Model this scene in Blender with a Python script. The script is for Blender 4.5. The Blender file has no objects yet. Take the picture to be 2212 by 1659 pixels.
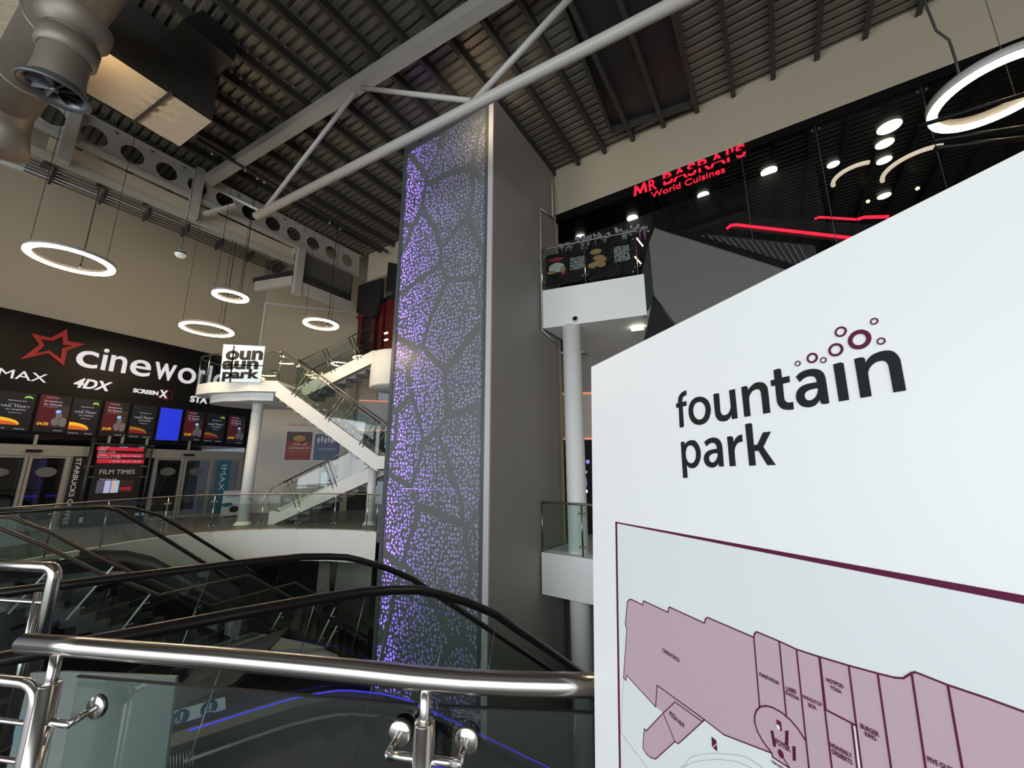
import bpy, math, random
from mathutils import Vector as V3
random.seed(7)
S = bpy.context.scene
COL = S.collection
# ------------------------------------------------------------------ camera
F = 870.0; TH = math.atan(184.5 / F); CT, ST = math.cos(TH), math.sin(TH); EYE = V3((0, 0, 1.8))
cam = bpy.data.cameras.new('camera'); cam.sensor_width = 36; cam.lens = 36 * F / 2212; cam.clip_start = 0.02
co = bpy.data.objects.new('camera', cam); co.location = EYE; co.rotation_euler = (math.pi / 2 + TH, 0, 0)
COL.objects.link(co); S.camera = co
# ------------------------------------------------------------------ world, daylight, exposure
w = bpy.data.worlds.new('world'); S.world = w; w.use_nodes = True
w.node_tree.nodes['Background'].inputs[0].default_value = (0.75, 0.85, 1, 1)
w.node_tree.nodes['Background'].inputs[1].default_value = 0.25
S.view_settings.view_transform = 'Standard'; S.view_settings.look = 'None'
S.view_settings.exposure = 0.0; S.view_settings.gamma = 1; S.view_settings.use_curve_mapping = False

def area(name, loc, target, sx, sy, power, col=(1, 1, 1), spread=math.pi):
    l = bpy.data.lights.new(name, 'AREA'); l.shape = 'RECTANGLE'; l.size = sx; l.size_y = sy; l.energy = power; l.color = col
    l.spread = spread
    o = bpy.data.objects.new(name, l); o.location = loc
    o.rotation_euler = (V3(target) - V3(loc)).to_track_quat('-Z', 'Y').to_euler(); COL.objects.link(o); return o
area('entrance_daylight', (-3.5, -7.6, 3.2), (-1.5, 6, 2.6), 15, 6.5, 1400, (0.92, 0.97, 1.0))
area('side_daylight', (-13.2, -3.0, 3.0), (0, 2, 1.6), 7, 5, 650, (0.92, 0.97, 1.0))  # added fill that brightens the left side, not a known window

# ------------------------------------------------------------------ measuring helpers
def ray(x, y):
    a = x - 1106; b = -(y - 829.5)
    return V3((a, F * CT - b * ST, F * ST + b * CT))
def Z(x, y, z):
    r = ray(x, y); return EYE + r * ((z - EYE.z) / r.z)
def proj(p):
    q = V3(p) - EYE; d = q.y * CT + q.z * ST; return (1106 + F * q.x / d, 829.5 - F * (q.z * CT - q.y * ST) / d)
def YY(x, y, d):
    r = ray(x, y); return EYE + r * (d / r.y)
def dirv(deg):
    d = math.radians(deg); return V3((math.sin(d), math.cos(d), 0))
class Plane:
    """a flat surface in the place: origin, right-hand direction, up direction; n faces the visitor"""
    def __init__(s, o, eu, ev=V3((0, 0, 1))):
        s.o = V3(o); s.eu = V3(eu).normalized(); s.ev = V3(ev).normalized(); s.n = s.eu.cross(s.ev).normalized()
    def p(s, u, w, d=0.0): return s.o + s.eu * u + s.ev * w + s.n * d
    def hit(s, x, y, d=0.0):
        r = ray(x, y); t = s.n.dot(s.o + s.n * d - EYE) / s.n.dot(r); q = EYE + r * t - s.o
        return q.dot(s.eu), q.dot(s.ev)
    def P(s, x, y, d=0.0): u, w_ = s.hit(x, y, d); return s.p(u, w_, d)
def PL(x, y, p, deg): return Plane(p, dirv(deg)).P(x, y)

# ------------------------------------------------------------------ mesh helpers
class MB:
    def __init__(s): s.v = []; s.f = []; s.sm = []
    def add(s, vs, fs, smooth=False):
        o = len(s.v); s.v += [V3(q) for q in vs]; s.f += [[i + o for i in f] for f in fs]; s.sm += [smooth] * len(fs); return s
    def obox(s, o, a, b, c):
        o, a, b, c = V3(o), V3(a), V3(b), V3(c)
        vs = [o, o + a, o + a + b, o + b, o + c, o + a + c, o + a + b + c, o + b + c]
        fs = [(0, 3, 2, 1), (4, 5, 6, 7), (0, 1, 5, 4), (1, 2, 6, 5), (2, 3, 7, 6), (3, 0, 4, 7)]
        if a.cross(b).dot(c) < 0: fs = [f[::-1] for f in fs]
        return s.add(vs, fs)
    def bar(s, p, q, wd, ht, up=V3((0, 0, 1))):
        p, q = V3(p), V3(q); d = (q - p); side = d.cross(up).normalized(); u2 = side.cross(d).normalized()
        return s.obox(p - side * wd / 2 - u2 * ht / 2, d, side * wd, u2 * ht)
    def cbox(s, c, sx, sy, sz, deg=90):
        a = dirv(deg); b = dirv(deg - 90); c = V3(c)
        return s.obox(c - a * sx / 2 - b * sy / 2 - V3((0, 0, sz / 2)), a * sx, b * sy, V3((0, 0, sz)))
    def prism(s, poly, vec):
        n = len(poly); poly = [V3(q) for q in poly]; vec = V3(vec)
        nn = V3((0, 0, 0))
        for i in range(n): nn += poly[i].cross(poly[(i + 1) % n])
        if nn.dot(vec) < 0: poly = poly[::-1]
        fs = [list(range(n))[::-1], list(range(n, 2 * n))] + [(i, (i + 1) % n, n + (i + 1) % n, n + i) for i in range(n)]
        return s.add(poly + [q + vec for q in poly], fs)
    def tube(s, path, r, n=12, caps=True, closed=False, flat=1.0):
        path = [V3(q) for q in path]; m = len(path); vs = []; rr = r if isinstance(r, (list, tuple)) else [r] * m
        prev = None
        for i, p in enumerate(path):
            if closed: d = path[(i + 1) % m] - path[i - 1]
            else: d = path[min(i + 1, m - 1)] - path[max(i - 1, 0)]
            d.normalize()
            if prev is None:
                up = V3((0, 0, 1)) if abs(d.z) < 0.9 else V3((1, 0, 0)); a = d.cross(up).normalized()
            else:
                a = (prev - d * prev.dot(d)).normalized()
            prev = a; b = a.cross(d).normalized()
            for k in range(n):
                t = 2 * math.pi * k / n; vs.append(p + a * math.cos(t) * rr[i] + b * math.sin(t) * rr[i] * flat)
        fs = []
        for i in range(m if closed else m - 1):
            j = (i + 1) % m
            for k in range(n):
                l = (k + 1) % n; fs.append((i * n + k, i * n + l, j * n + l, j * n + k))
        s.add(vs, fs, True)
        if caps and not closed:
            o = len(s.v) - len(vs)
            s.f += [[o + k for k in range(n)][::-1], [o + (m - 1) * n + k for k in range(n)]]; s.sm += [False, False]
        return s
    def cyl(s, p, q, r, n=20, r2=None): return s.tube([p, q], [r, r if r2 is None else r2], n)
    def lathe(s, c, prof, axis=V3((0, 0, 1)), n=32, sx=1.0):
        c = V3(c); axis = V3(axis).normalized(); a = axis.orthogonal().normalized(); b = axis.cross(a); vs = []; m = len(prof)
        for (r, h) in prof:
            for k in range(n):
                t = 2 * math.pi * k / n; vs.append(c + axis * h + (a * math.cos(t) + b * math.sin(t)) * max(r, 1e-4))
        fs = [(i * n + k, i * n + (k + 1) % n, (i + 1) * n + (k + 1) % n, (i + 1) * n + k) for i in range(m - 1) for k in range(n)]
        return s.add(vs, fs, True)
    def ring(s, c, R, wd, ht, n=72, a0=0, a1=2 * math.pi):
        """flat ring: rectangular section"""
        c = V3(c); prof = [(R - wd / 2, -ht / 2), (R + wd / 2, -ht / 2), (R + wd / 2, ht / 2), (R - wd / 2, ht / 2), (R - wd / 2, -ht / 2)]
        return s.lathe(c, prof, n=n)
    def sphere(s, c, r, n=16, m=10, sc=(1, 1, 1)):
        prof = [(r * math.sin(math.pi * i / m), -r * math.cos(math.pi * i / m)) for i in range(m + 1)]
        k = MB().lathe((0, 0, 0), prof, n=n)
        return s.add([V3(c) + V3((q.x * sc[0], q.y * sc[1], q.z * sc[2])) for q in k.v], k.f, True)
    def poly(s, pts, thick, n):
        """thin printed / cut shape standing thick off a surface"""
        return s.prism(pts, V3(n) * thick)

WL = {}
def obj(name, mb, m, parent=None, label=None, cat=None, group=None, kind=None):
    vs = mb.v
    lo = [min(q[i] for q in vs) for i in range(3)]; hi = [max(q[i] for q in vs) for i in range(3)]
    c = V3(((lo[0] + hi[0]) / 2, (lo[1] + hi[1]) / 2, lo[2]))
    me = bpy.data.meshes.new(name); me.from_pydata([tuple(q - c) for q in vs], [], mb.f)
    me.polygons.foreach_set('use_smooth', mb.sm); me.materials.append(m); me.update()
    o = bpy.data.objects.new(name, me); COL.objects.link(o); WL[o] = c
    if parent is not None: o.parent = parent; o.location = c - WL[parent]
    else: o.location = c
    tag(o, label, cat, group, kind); return o
def tag(o, label=None, cat=None, group=None, kind=None):
    if label: o['label'] = label
    if cat: o['category'] = cat
    if group: o['group'] = group
    if kind: o['kind'] = kind
    return o
def thing(name, loc, label, cat, group=None):
    o = bpy.data.objects.new(name, None); o.empty_display_size = .1; o.location = loc; COL.objects.link(o); WL[o] = V3(loc)
    return tag(o, label, cat, group)
def struct(name, mb, m, parent=None): return obj(name, mb, m, parent, kind=None if parent else 'structure')
def dup(o, delta, label=None, group=None, parent=None):
    c = o.copy(); COL.objects.link(c)
    if parent is None: c.location = o.location + V3(delta); WL[c] = WL[o] + V3(delta)
    else: c.parent = parent; WL[c] = WL[o] + V3(delta)
    if label: c['label'] = label
    if group: c['group'] = group
    for ch in [q for q in o.children]: dup(ch, delta, parent=c)
    return c

# ------------------------------------------------------------------ materials
def mat(name, col, rough=0.5, metal=0.0, emit=0.0, ecol=None, noise=0.0, nscale=8.0, bump=0.0, spec=0.5, aniso=0):
    m = bpy.data.materials.new(name); m.use_nodes = True; nt = m.node_tree; b = nt.nodes['Principled BSDF']
    b.inputs['Base Color'].default_value = (*col, 1); b.inputs['Roughness'].default_value = rough
    b.inputs['Metallic'].default_value = metal; b.inputs['Specular IOR Level'].default_value = spec
    if emit: b.inputs['Emission Color'].default_value = (*(ecol or col), 1); b.inputs['Emission Strength'].default_value = emit
    if noise or bump:
        tc = nt.nodes.new('ShaderNodeTexCoord'); n = nt.nodes.new('ShaderNodeTexNoise'); n.inputs['Scale'].default_value = nscale
        n.inputs['Detail'].default_value = 5; nt.links.new(tc.outputs['Object'], n.inputs['Vector'])
        if noise:
            mx = nt.nodes.new('ShaderNodeMix'); mx.data_type = 'RGBA'
            mx.inputs[6].default_value = tuple(c * (1 - noise) for c in col) + (1,); mx.inputs[7].default_value = tuple(min(1, c * (1 + noise)) for c in col) + (1,)
            nt.links.new(n.outputs['Fac'], mx.inputs[0]); nt.links.new(mx.outputs[2], b.inputs['Base Color'])
        if bump:
            bp = nt.nodes.new('ShaderNodeBump'); bp.inputs['Strength'].default_value = bump; bp.inputs['Distance'].default_value = 0.02
            nt.links.new(n.outputs['Fac'], bp.inputs['Height']); nt.links.new(bp.outputs['Normal'], b.inputs['Normal'])
    return m
def glassmat(name, tint=(0.80, 0.88, 0.85), refl=1.0, rough=0.01, haze=0.0, hcol=(0.5, 0.55, 0.53)):
    m = bpy.data.materials.new(name); m.use_nodes = True; nt = m.node_tree; nt.nodes.remove(nt.nodes['Principled BSDF'])
    out = nt.nodes['Material Output']; tr = nt.nodes.new('ShaderNodeBsdfTransparent'); tr.inputs[0].default_value = (*tint, 1)
    gl = nt.nodes.new('ShaderNodeBsdfGlossy'); gl.inputs['Roughness'].default_value = rough; gl.inputs[0].default_value = (1, 1, 1, 1)
    fr = nt.nodes.new('ShaderNodeLayerWeight'); fr.inputs[0].default_value = .5
    pw = nt.nodes.new('ShaderNodeMath'); pw.operation = 'POWER'; pw.inputs[1].default_value = 5; nt.links.new(fr.outputs['Facing'], pw.inputs[0])
    mu = nt.nodes.new('ShaderNodeMath'); mu.operation = 'MULTIPLY_ADD'; mu.inputs[1].default_value = .9 * refl; mu.inputs[2].default_value = .07 * refl; nt.links.new(pw.outputs[0], mu.inputs[0])
    mx = nt.nodes.new('ShaderNodeMixShader'); nt.links.new(mu.outputs[0], mx.inputs[0])
    src = tr.outputs[0]
    if haze:
        di = nt.nodes.new('ShaderNodeBsdfDiffuse'); di.inputs[0].default_value = (*hcol, 1); m2 = nt.nodes.new('ShaderNodeMixShader')
        m2.inputs[0].default_value = haze; nt.links.new(tr.outputs[0], m2.inputs[1]); nt.links.new(di.outputs[0], m2.inputs[2]); src = m2.outputs[0]
    nt.links.new(src, mx.inputs[1]); nt.links.new(gl.outputs[0], mx.inputs[2]); nt.links.new(mx.outputs[0], out.inputs[0])
    return m
M = dict(
    wall=mat('painted_plaster', (0.50, 0.435, 0.325), 0.8, noise=.04, nscale=.7),
    white=mat('white_plaster', (0.66, 0.67, 0.66), 0.6, noise=.03, nscale=1.5),
    fascia=mat('white_fascia', (0.90, 0.92, 0.91), 0.5, noise=.03, nscale=2),
    vane=mat('dark_grey_vane', (.13, .135, .14), .4, metal=.4),
    stepunder=mat('grey_painted_steps', (.36, .36, .355), .5),  # white steps darkened to paint in the shadow behind the stringers
    backwhite=mat('warm_white_paint', (.62, .57, .51), .7),
    towerside=mat('grey_painted_board', (0.30, 0.285, 0.265), 0.55, noise=.04, nscale=1.2),
    towertrim=mat('pale_grey_trim', (0.56, 0.54, 0.55), 0.4),
    panelframe=mat('dark_grey_powder_coat', (0.10, 0.115, 0.12), 0.3),
    deck=mat('galvanised_deck', (0.20, 0.185, 0.155), 0.4, metal=.35, noise=.15, nscale=2),
    purlin=mat('dark_galvanised_steel', (0.06, 0.057, 0.052), 0.5, metal=.3, noise=.1),
    steelpaint=mat('off_white_painted_steel', (0.42, 0.40, 0.36), 0.45, noise=.04, nscale=3),
    tube=mat('white_painted_tube', (0.48, 0.46, 0.43), 0.4, noise=.03, nscale=3),
    steel=mat('brushed_stainless', (0.60, 0.57, 0.54), 0.22, metal=1, noise=.06, nscale=60),
    darksteel=mat('dull_stainless', (0.28, 0.27, 0.26), 0.3, metal=1, noise=.06, nscale=30),
    rubber=mat('black_handrail_rubber', (0.012, 0.010, 0.010), 0.28),
    black=mat('black_gloss_board', (0.004, 0.004, 0.0045), 0.4, spec=.2),
    blackmat=mat('matt_black', (0.006, 0.006, 0.007), 0.8),
    dark=mat('dark_grey_panel', (0.022, 0.023, 0.024), 0.4, noise=.1),
    step=mat('grooved_step_metal', (0.022, 0.023, 0.024), 0.45, metal=.2),
    floor=mat('grey_floor_tile', (0.16, 0.155, 0.15), 0.35, noise=.1, nscale=3),
    lowfloor=mat('dark_lower_floor', (0.09, 0.09, 0.09), 0.4, noise=.1, nscale=3),
    sign=mat('white_acrylic', (0.70, 0.715, 0.71), 0.35, spec=.4),
    ink=mat('black_vinyl', (0.006, 0.008, 0.009), 0.6, spec=.25), plum=mat('plum_vinyl', (0.085, 0.004, 0.033), 0.6, spec=.25),
    pink=mat('mauve_print', (0.43, 0.31, 0.36), 0.4), paleprint=mat('pale_blue_print', (0.61, 0.65, 0.66), .35),
    greyline=mat('grey_print', (0.42, 0.40, 0.43), .5),
    alu=mat('satin_aluminium', (0.30, 0.29, 0.26), 0.4, metal=.3, noise=.05),
    letter=mat('white_lit_letter', (0.75, 0.75, 0.78), 0.5, emit=.38, ecol=(.85, .85, 1)),
    whiteprint=mat('white_print', (0.62, 0.62, 0.64), 0.5),
    red=mat('red_star', (0.26, 0.006, 0.010), 0.5, emit=.07, ecol=(1, .02, .03)),
    neon=mat('red_neon', (1, 0.02, 0.06), 0.5, emit=.95, ecol=(1, .01, .04)),
    redrail=mat('red_led', (1, 0.02, 0.05), 0.5, emit=1.8, ecol=(1, .02, .06)),
    duct=mat('galvanised_duct', (0.24, 0.21, 0.17), 0.5, metal=.45, noise=.15, nscale=4),
    foil=mat('foil_insulation', (0.62, 0.52, 0.38), 0.7, metal=.0, noise=.12, nscale=14, bump=.6),
    ringlight=mat('ring_diffuser', (1, .95, .8), 0.5, emit=55, ecol=(1, .74, .44)),
    ringbody=mat('ring_body', (0.35, 0.34, 0.32), 0.4), cable=mat('black_cable', (0.03, 0.028, 0.025), .6),
    down=mat('downlight', (1, 1, .8), .5, emit=3.2, ecol=(1, 1, .78)),
    warm=mat('warm_tube', (1, .8, .5), .5, emit=3, ecol=(1, .75, .45)),
    orange=mat('orange_strip', (1, .35, .2), .5, emit=.55, ecol=(1, .32, .16)),
    blueled=mat('blue_led', (.05, .05, 1), .5, emit=.9, ecol=(.06, .05, 1)),
    bluescreen=mat('blue_screen', (.02, .03, .6), .4, emit=.42, ecol=(.02, .05, 1)),
    cyan=mat('cyan_light', (.05, .9, .9), .5, emit=.8), yellow=mat('yellow_light', (.9, .9, .05), .5, emit=.8),
    green=mat('green_light', (.05, .6, .2), .5, emit=.4), violet=mat('violet_light', (.3, .25, .9), .5, emit=.7),
    sdark=mat('screen_dark', (.012, .014, .02), .3), smaroon=mat('screen_maroon', (.07, .008, .014), .3, emit=.05, ecol=(.6, .04, .08)),
    sgreen=mat('screen_green', (.3, .7, .1), .4, emit=.35), syellow=mat('screen_yellow', (.8, .45, .03), .4, emit=.35, ecol=(1, .6, .03)),
    stext=mat('screen_text', (.5, .55, .7), .4, emit=.22), sfig=mat('screen_figure', (.20, .18, .20), .5, emit=.06),
    sglow=mat('screen_glow', (.2, .45, 1), .4, emit=.6), sred=mat('board_red', (.5, .01, .03), .4, emit=.25, ecol=(1, .03, .08)),
    sbrown=mat('screen_brown', (.05, .025, .024), .5, emit=.02), sorange=mat('screen_orange', (.6, .12, .02), .4, emit=.25, ecol=(1, .15, .02)),
    teal=mat('teal_banner', (.02, .14, .20), .5), posterred=mat('poster_red', (.30, .012, .012), .5), posterblue=mat('poster_blue', (.09, .12, .22), .5),
    gold=mat('poster_gold', (.50, .24, .03), .5), cream=mat('cream_paint', (.60, .55, .48), .7),
    darkred=mat('dark_red_frame', (.10, .008, .010), .4), oval=mat('frosted_oval', (.10, .10, .10), .5),
    leaf=mat('leaf', (.03, .06, .025), .6), bloom=mat('white_blossom', (.35, .36, .38), .6), mauve=mat('mauve_blossom', (.28, .12, .26), .6),
    signblue=mat('pictogram_blue', (.012, .07, .20), .4), bread=mat('crumb', (.34, .20, .08), .7), cherry=mat('cherry', (.30, .02, .03), .4), icing=mat('icing', (.5, .5, .42), .5),
    skyfilm=mat('sky_film', (.60, .80, 1.0), .3, emit=0.0),  # flat sky colour for the painted entrance reflection
    glass=glassmat('balustrade_glass', (0.74, 0.82, 0.79), .8), glassclear=glassmat('clear_glass', (0.80, 0.86, 0.84), .5),
    glassdark=glassmat('smoked_glass', (0.40, 0.42, 0.42), .8), frosted=glassmat('frosted_glass', (0.5, 0.56, 0.54), .35, .25, haze=.82, hcol=(.175, .20, .19)),
    frosttower=glassmat('hazy_glass', (.8, .85, .83), 1, .02, haze=.06),
)
# ------------------------------------------------------------------ lettering
TC = {}
def tmesh(s, off=0.0, shear=0.0):
    if 'M' in s or 'W' in s: off = 0.0      # heavier strokes would close the joints of these letters
    k = (s, off, shear)
    if k in TC: return TC[k]
    cu = bpy.data.curves.new('lettering', 'FONT'); cu.body = s; cu.extrude = .5; cu.offset = off; cu.shear = shear; cu.resolution_u = 5
    o = bpy.data.objects.new('lettering', cu); COL.objects.link(o)
    dg = bpy.context.evaluated_depsgraph_get(); dg.update(); me = bpy.data.meshes.new_from_object(o.evaluated_get(dg))
    vs = [v.co.copy() for v in me.vertices]; fs = [list(p.vertices) for p in me.polygons]
    bpy.data.objects.remove(o); bpy.data.meshes.remove(me)
    x0 = min(v.x for v in vs); x1 = max(v.x for v in vs); y0 = min(v.y for v in vs); y1 = max(v.y for v in vs)
    vs = [((v.x - x0) / (x1 - x0), (v.y - y0) / (y1 - y0), v.z + .5) for v in vs]
    TC[k] = (vs, fs, (x1 - x0) / (y1 - y0)); return TC[k]
def word(mb, s, pl, u0, u1, w0, w1, d=0.004, depth=0.004, off=0.0, rot=False, shear=0.0):
    vs, fs, _ = tmesh(s, off, shear)
    if rot: q = [pl.p(u0 + (u1 - u0) * y, w1 - (w1 - w0) * x, d + z * depth) for x, y, z in vs]
    else: q = [pl.p(u0 + (u1 - u0) * x, w0 + (w1 - w0) * y, d + z * depth) for x, y, z in vs]
    return mb.add(q, fs)
def wordpx(mb, s, pl, l, r, b, t, **k):
    d = k.get('d', .004)
    return word(mb, s, pl, pl.hit(*l, d)[0], pl.hit(*r, d)[0], pl.hit(*b, d)[1], pl.hit(*t, d)[1], **k)
def rectuv(mb, pl, u0, u1, w0, w1, d=0.002, depth=0.004):
    return mb.obox(pl.p(u0, w0, d), pl.eu * (u1 - u0), pl.ev * (w1 - w0), pl.n * depth)
def ell(mb, pl, u, w_, a, b, d=.002, depth=.004, n=24, a0=0, a1=360):
    return mb.prism([pl.p(u + a * math.cos(math.radians(a0 + (a1 - a0) * k / n)), w_ + b * math.sin(math.radians(a0 + (a1 - a0) * k / n)), d) for k in range(n if a1 - a0 == 360 else n + 1)], pl.n * depth)

# ------------------------------------------------------------------ building axes
U = dirv(33.5); Vv = dirv(-56.5); UP = V3((0, 0, 1))
def ST_(s_, t_, z): return Vv * s_ + U * t_ + UP * z
RW = Plane(Z(1197, 370, 10.7) * V3((1, 1, 0)) if False else V3((1.29, 10.67, 0)), -Vv)      # right wall, n faces visitor
FP = Plane(V3((-12.9, 14.99, 0)), dirv(28))                                                 # cinema front
if RW.n.dot(-RW.o) < 0: RW.n = -RW.n
if FP.n.dot(-FP.o) < 0: FP.n = -FP.n
TWALL = RW.o.dot(U)

# ================================================================== STRUCTURE
def slab(name, pts, z0, z1, m): return struct(name, MB().prism([V3((x, y, z0)) for x, y in pts], (0, 0, z1 - z0)), m)
# floors
slab('floor', [(-16, 1.62), (-2.4, 1.62), (-1.3, 1.50), (-.3, 1.40), (.3, 1.36), (7, 1.36), (9, -8), (-16, -8)], -.35, 0, M['floor'])
slab('floor_lower', [(-22, -8), (16, -8), (16, 24), (-22, 24)], -5.2, -5, M['lowfloor'])
edge = [Z(x, y, 0) for x, y in [(815, 1149), (770, 1146), (722, 1144), (680, 1143.2), (640, 1143), (590, 1143.5), (540, 1145), (500, 1147), (460, 1149.5), (420, 1152.5), (385, 1156), (350, 1160.5), (300, 1167.5), (250, 1175.5), (200, 1184)]]
edge += [V3((-9.9, 8.3, 0)), V3((-9.5, 7.0, 0)), V3((-8.9, 5.8, 0))]
slab('floor_cinema', [(p.x, p.y) for p in edge] + [(-18, 5.8), (-18, 9), (-10, 24), (-2, 20), (-2.4, 13)], -.3, -.012, M['floor'])
# curved fascia of the cinema floor
fb = MB()
for i in range(len(edge) - 1):
    a, b = edge[i], edge[i + 1]; n = (b - a).cross(UP).normalized()
    if n.dot(-a) < 0: n = -n
    fb.add([a + n * .03 - UP * .90, b + n * .03 - UP * .90, b + n * .03, a + n * .03], [(0, 1, 2, 3)])
    fb.add([a + n * .03, b + n * .03, b - n * .12, a - n * .12], [(0, 1, 2, 3)])
    fb.add([a + n * .03 - UP * .9, b + n * .03 - UP * .9, b - n * .5 - UP * .9, a - n * .5 - UP * .9], [(0, 1, 2, 3)])
struct('trim_1', fb, M['fascia'])
# roof deck: trapezoid ribs along Vv, z 10.72
def deck(s0, s1, t0, t1, z, period=.2, h=.055):
    vs = []; fs = []; t = t0
    prof = []
    while t < t1:
        prof += [(t, 0), (t + period * .55, 0), (t + period * .63, h), (t + period * .92, h)]; t += period
    for tt, dz in prof: vs += [ST_(s0, tt, z + dz), ST_(s1, tt, z + dz)]
    for i in range(len(prof) - 1): fs.append((2 * i, 2 * i + 1, 2 * i + 3, 2 * i + 2))
    return MB().add(vs, fs)
struct('ceiling', deck(-13, 13.75, -14, TWALL + .4, 10.70), M['deck'])
struct('ceiling_upper', deck(13.6, 20.5, -8, 16, 12.55), M['deck'])
struct('wall_clerestory', MB().obox(ST_(13.72, -8, 11.0), U * 22, Vv * .1, UP * 1.6), M['blackmat'])
# right wall strip and the rest of the enclosure
def wallrect(name, pl, u0, u1, w0, w1, m, th=.15, d=0): return struct(name, MB().obox(pl.p(u0, w0, d - th), pl.eu * (u1 - u0), pl.ev * (w1 - w0), pl.n * th), m)
wallrect('wall_right', RW, 0, 15.5, 9.19, 10.95, M['wall'])
wallrect('wall_rear', RW, -5.1, 0.0, -.3, 10.95, M['wall'])
wallrect('trim_2', RW, 0.02, 15.5, 8.93, 9.19, M['black'], th=.12, d=.0)
wallrect('trim_7', RW, RW.hit(1428, 392)[0], 15.5, 8.95, 9.0, M['black'], th=.03, d=.06)
wallrect('wall_rear_high', RW, -8.8, -5.1, 9.45, 10.95, M['wall'])
u = FP.hit(566, 700)[0]; CORNER = FP.p(u, 0)
wallrect('wall_left', FP, -16, u, 6.43, 12.7, M['wall'])
BW = Plane(CORNER, dirv(73)); BW.n = -BW.n if BW.n.dot(-BW.o) < 0 else BW.n
wallrect('wall_back', BW, 0, 5.3, -.3, 12.7, M['wall'])
struct('wall_back_lower', MB().obox(BW.p(0, 0, 0), BW.eu * 5.2, UP * 5.6, BW.n * .008), M['backwhite'])
# trim lines on the walls
q0 = FP.hit(0, 353); q1 = FP.hit(597, 554)
struct('trim_3', MB().prism([FP.p(q0[0], q0[1], 0), FP.p(u, q1[1], 0), FP.p(u, q1[1] + .11, 0), FP.p(q0[0], q0[1] + .11, 0)], FP.n * .05), M['fascia'])
a0 = BW.hit(577, 657); a1 = BW.hit(763, 680)
struct('trim_4', MB().obox(BW.p(0, a0[1]), BW.eu * 4.5, UP * .07, BW.n * .04), M['white'])
struct('trim_5', MB().obox(BW.p(0, 6.3, 0), BW.eu * .08, UP * (a0[1] - 6.3), BW.n * .05), M['white'])
# enclosure behind the visitor (entrance glazing is open to the daylight)
struct('wall_side', MB().obox((-19, -8, -5), (0.2, 0, 0), (0, 17, 0), (0, 0, 5)).obox((-19, -8, 6.2), (.2, 0, 0), (0, 17, 0), (0, 0, 6.5)), M['wall'])
struct('wall_entrance', MB().obox((-19, -8.4, 6.8), (28, 0, 0), (0, .2, 0), (0, 0, 6)).obox((5.0, -8.4, -5), (9, 0, 0), (0, .2, 0), (0, 0, 12)), M['wall'])
struct('wall_east', MB().obox((13.5, -8.3, -5), (.2, 0, 0), (0, 22, 0), (0, 0, 16)), M['wall'])
struct('wall_lower', MB().obox((-19, 19.5, -5), (34, 0, 0), (0, .2, 0), (0, 0, 4.7)).obox((-12.5, 9, -5), (.2, 0, 0), (2, 10, 0), (0, 0, 4.6)), M['dark'])

# ================================================================== LIFT TOWER
T0 = Z(1058, 1014, 1.8001) if False else V3((-.43, 7.99, 0)); TF = Plane(T0, dirv(-57.1 + 180)); TF.n = -TF.n if TF.n.dot(-T0) < 0 else TF.n
TW = 3.02; TD = 3.02; TS = dirv(33); ZR = 10.68
tower = thing('lift_shaft', (T0.x, T0.y, -5), 'tall square lift shaft with backlit dotted front panels and plain grey side', 'lift shaft')
# front plane coordinates: u from 0 (near right corner) to -TW (left)
obj('side_wall', MB().obox(TF.p(0, -5, -.02), TS * TD, TF.eu * -.12, UP * (ZR + 5)), M['towerside'], tower, 'plain grey painted side wall')
obj('rear_wall', MB().obox(TF.p(0, -5, -TD), TF.eu * -TW, TF.n * -.1, UP * (ZR + 5)).obox(TF.p(-TW, -5, -.35), TS * (TD - .35), TF.eu * .12, UP * (ZR + 5)), M['towerside'], tower)
obj('corner_trim', MB().obox(TF.p(-.13, -5, -.05), TF.eu * .13, TF.n * .07, UP * (ZR + 5)), M['towertrim'], tower, 'pale grey vertical corner strip')
fr = MB()
zs = [TF.hit(x, y)[1] for x, y in [(866.8, 484.2), (855.9, 652.8), (845, 845.5), (829.9, 1056.8), (849, 1295.5)]]
step_ = (zs[1] - zs[4]) / 3
zl = [zs[1] + step_, zs[1], zs[1] - step_, zs[1] - 2 * step_, zs[4], zs[4] - step_, zs[4] - 2 * step_]
UL, UR = -TW, -.21
obj('panel_frame', MB().obox(TF.p(UL - .02, -5, -.36), TF.eu * .12, TF.n * .38, UP * (ZR + 5)).obox(TF.p(UR - .04, -5, -.30), TF.eu * .10, TF.n * .29, UP * (ZR + 5)).obox(TF.p(UL, ZR - .32, -.1), TF.eu * (UR - UL), TF.n * .1, UP * .3), M['panelframe'], tower)
# dotted panel material
pm = bpy.data.materials.new('perforated_backlit_panel'); pm.use_nodes = True; nt = pm.node_tree; L = nt.links
def N(t, **k):
    n = nt.nodes.new(t)
    for a, b in k.items(): setattr(n, a, b)
    return n
geo = N('ShaderNodeNewGeometry')
du = N('ShaderNodeVectorMath', operation='DOT_PRODUCT'); du.inputs[1].default_value = TF.eu; L.new(geo.outputs['Position'], du.inputs[0])
sp = N('ShaderNodeSeparateXYZ'); L.new(geo.outputs['Position'], sp.inputs[0])
cb = N('ShaderNodeCombineXYZ'); L.new(du.outputs['Value'], cb.inputs[0]); L.new(sp.outputs['Z'], cb.inputs[1])
nz = N('ShaderNodeTexNoise'); nz.inputs['Scale'].default_value = .55; nz.inputs['Detail'].default_value = 1; L.new(cb.outputs[0], nz.inputs['Vector'])
ad = N('ShaderNodeVectorMath', operation='MULTIPLY_ADD'); L.new(nz.outputs['Color'], ad.inputs[0]); ad.inputs[1].default_value = (.9, .9, 0); L.new(cb.outputs[0], ad.inputs[2])
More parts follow.
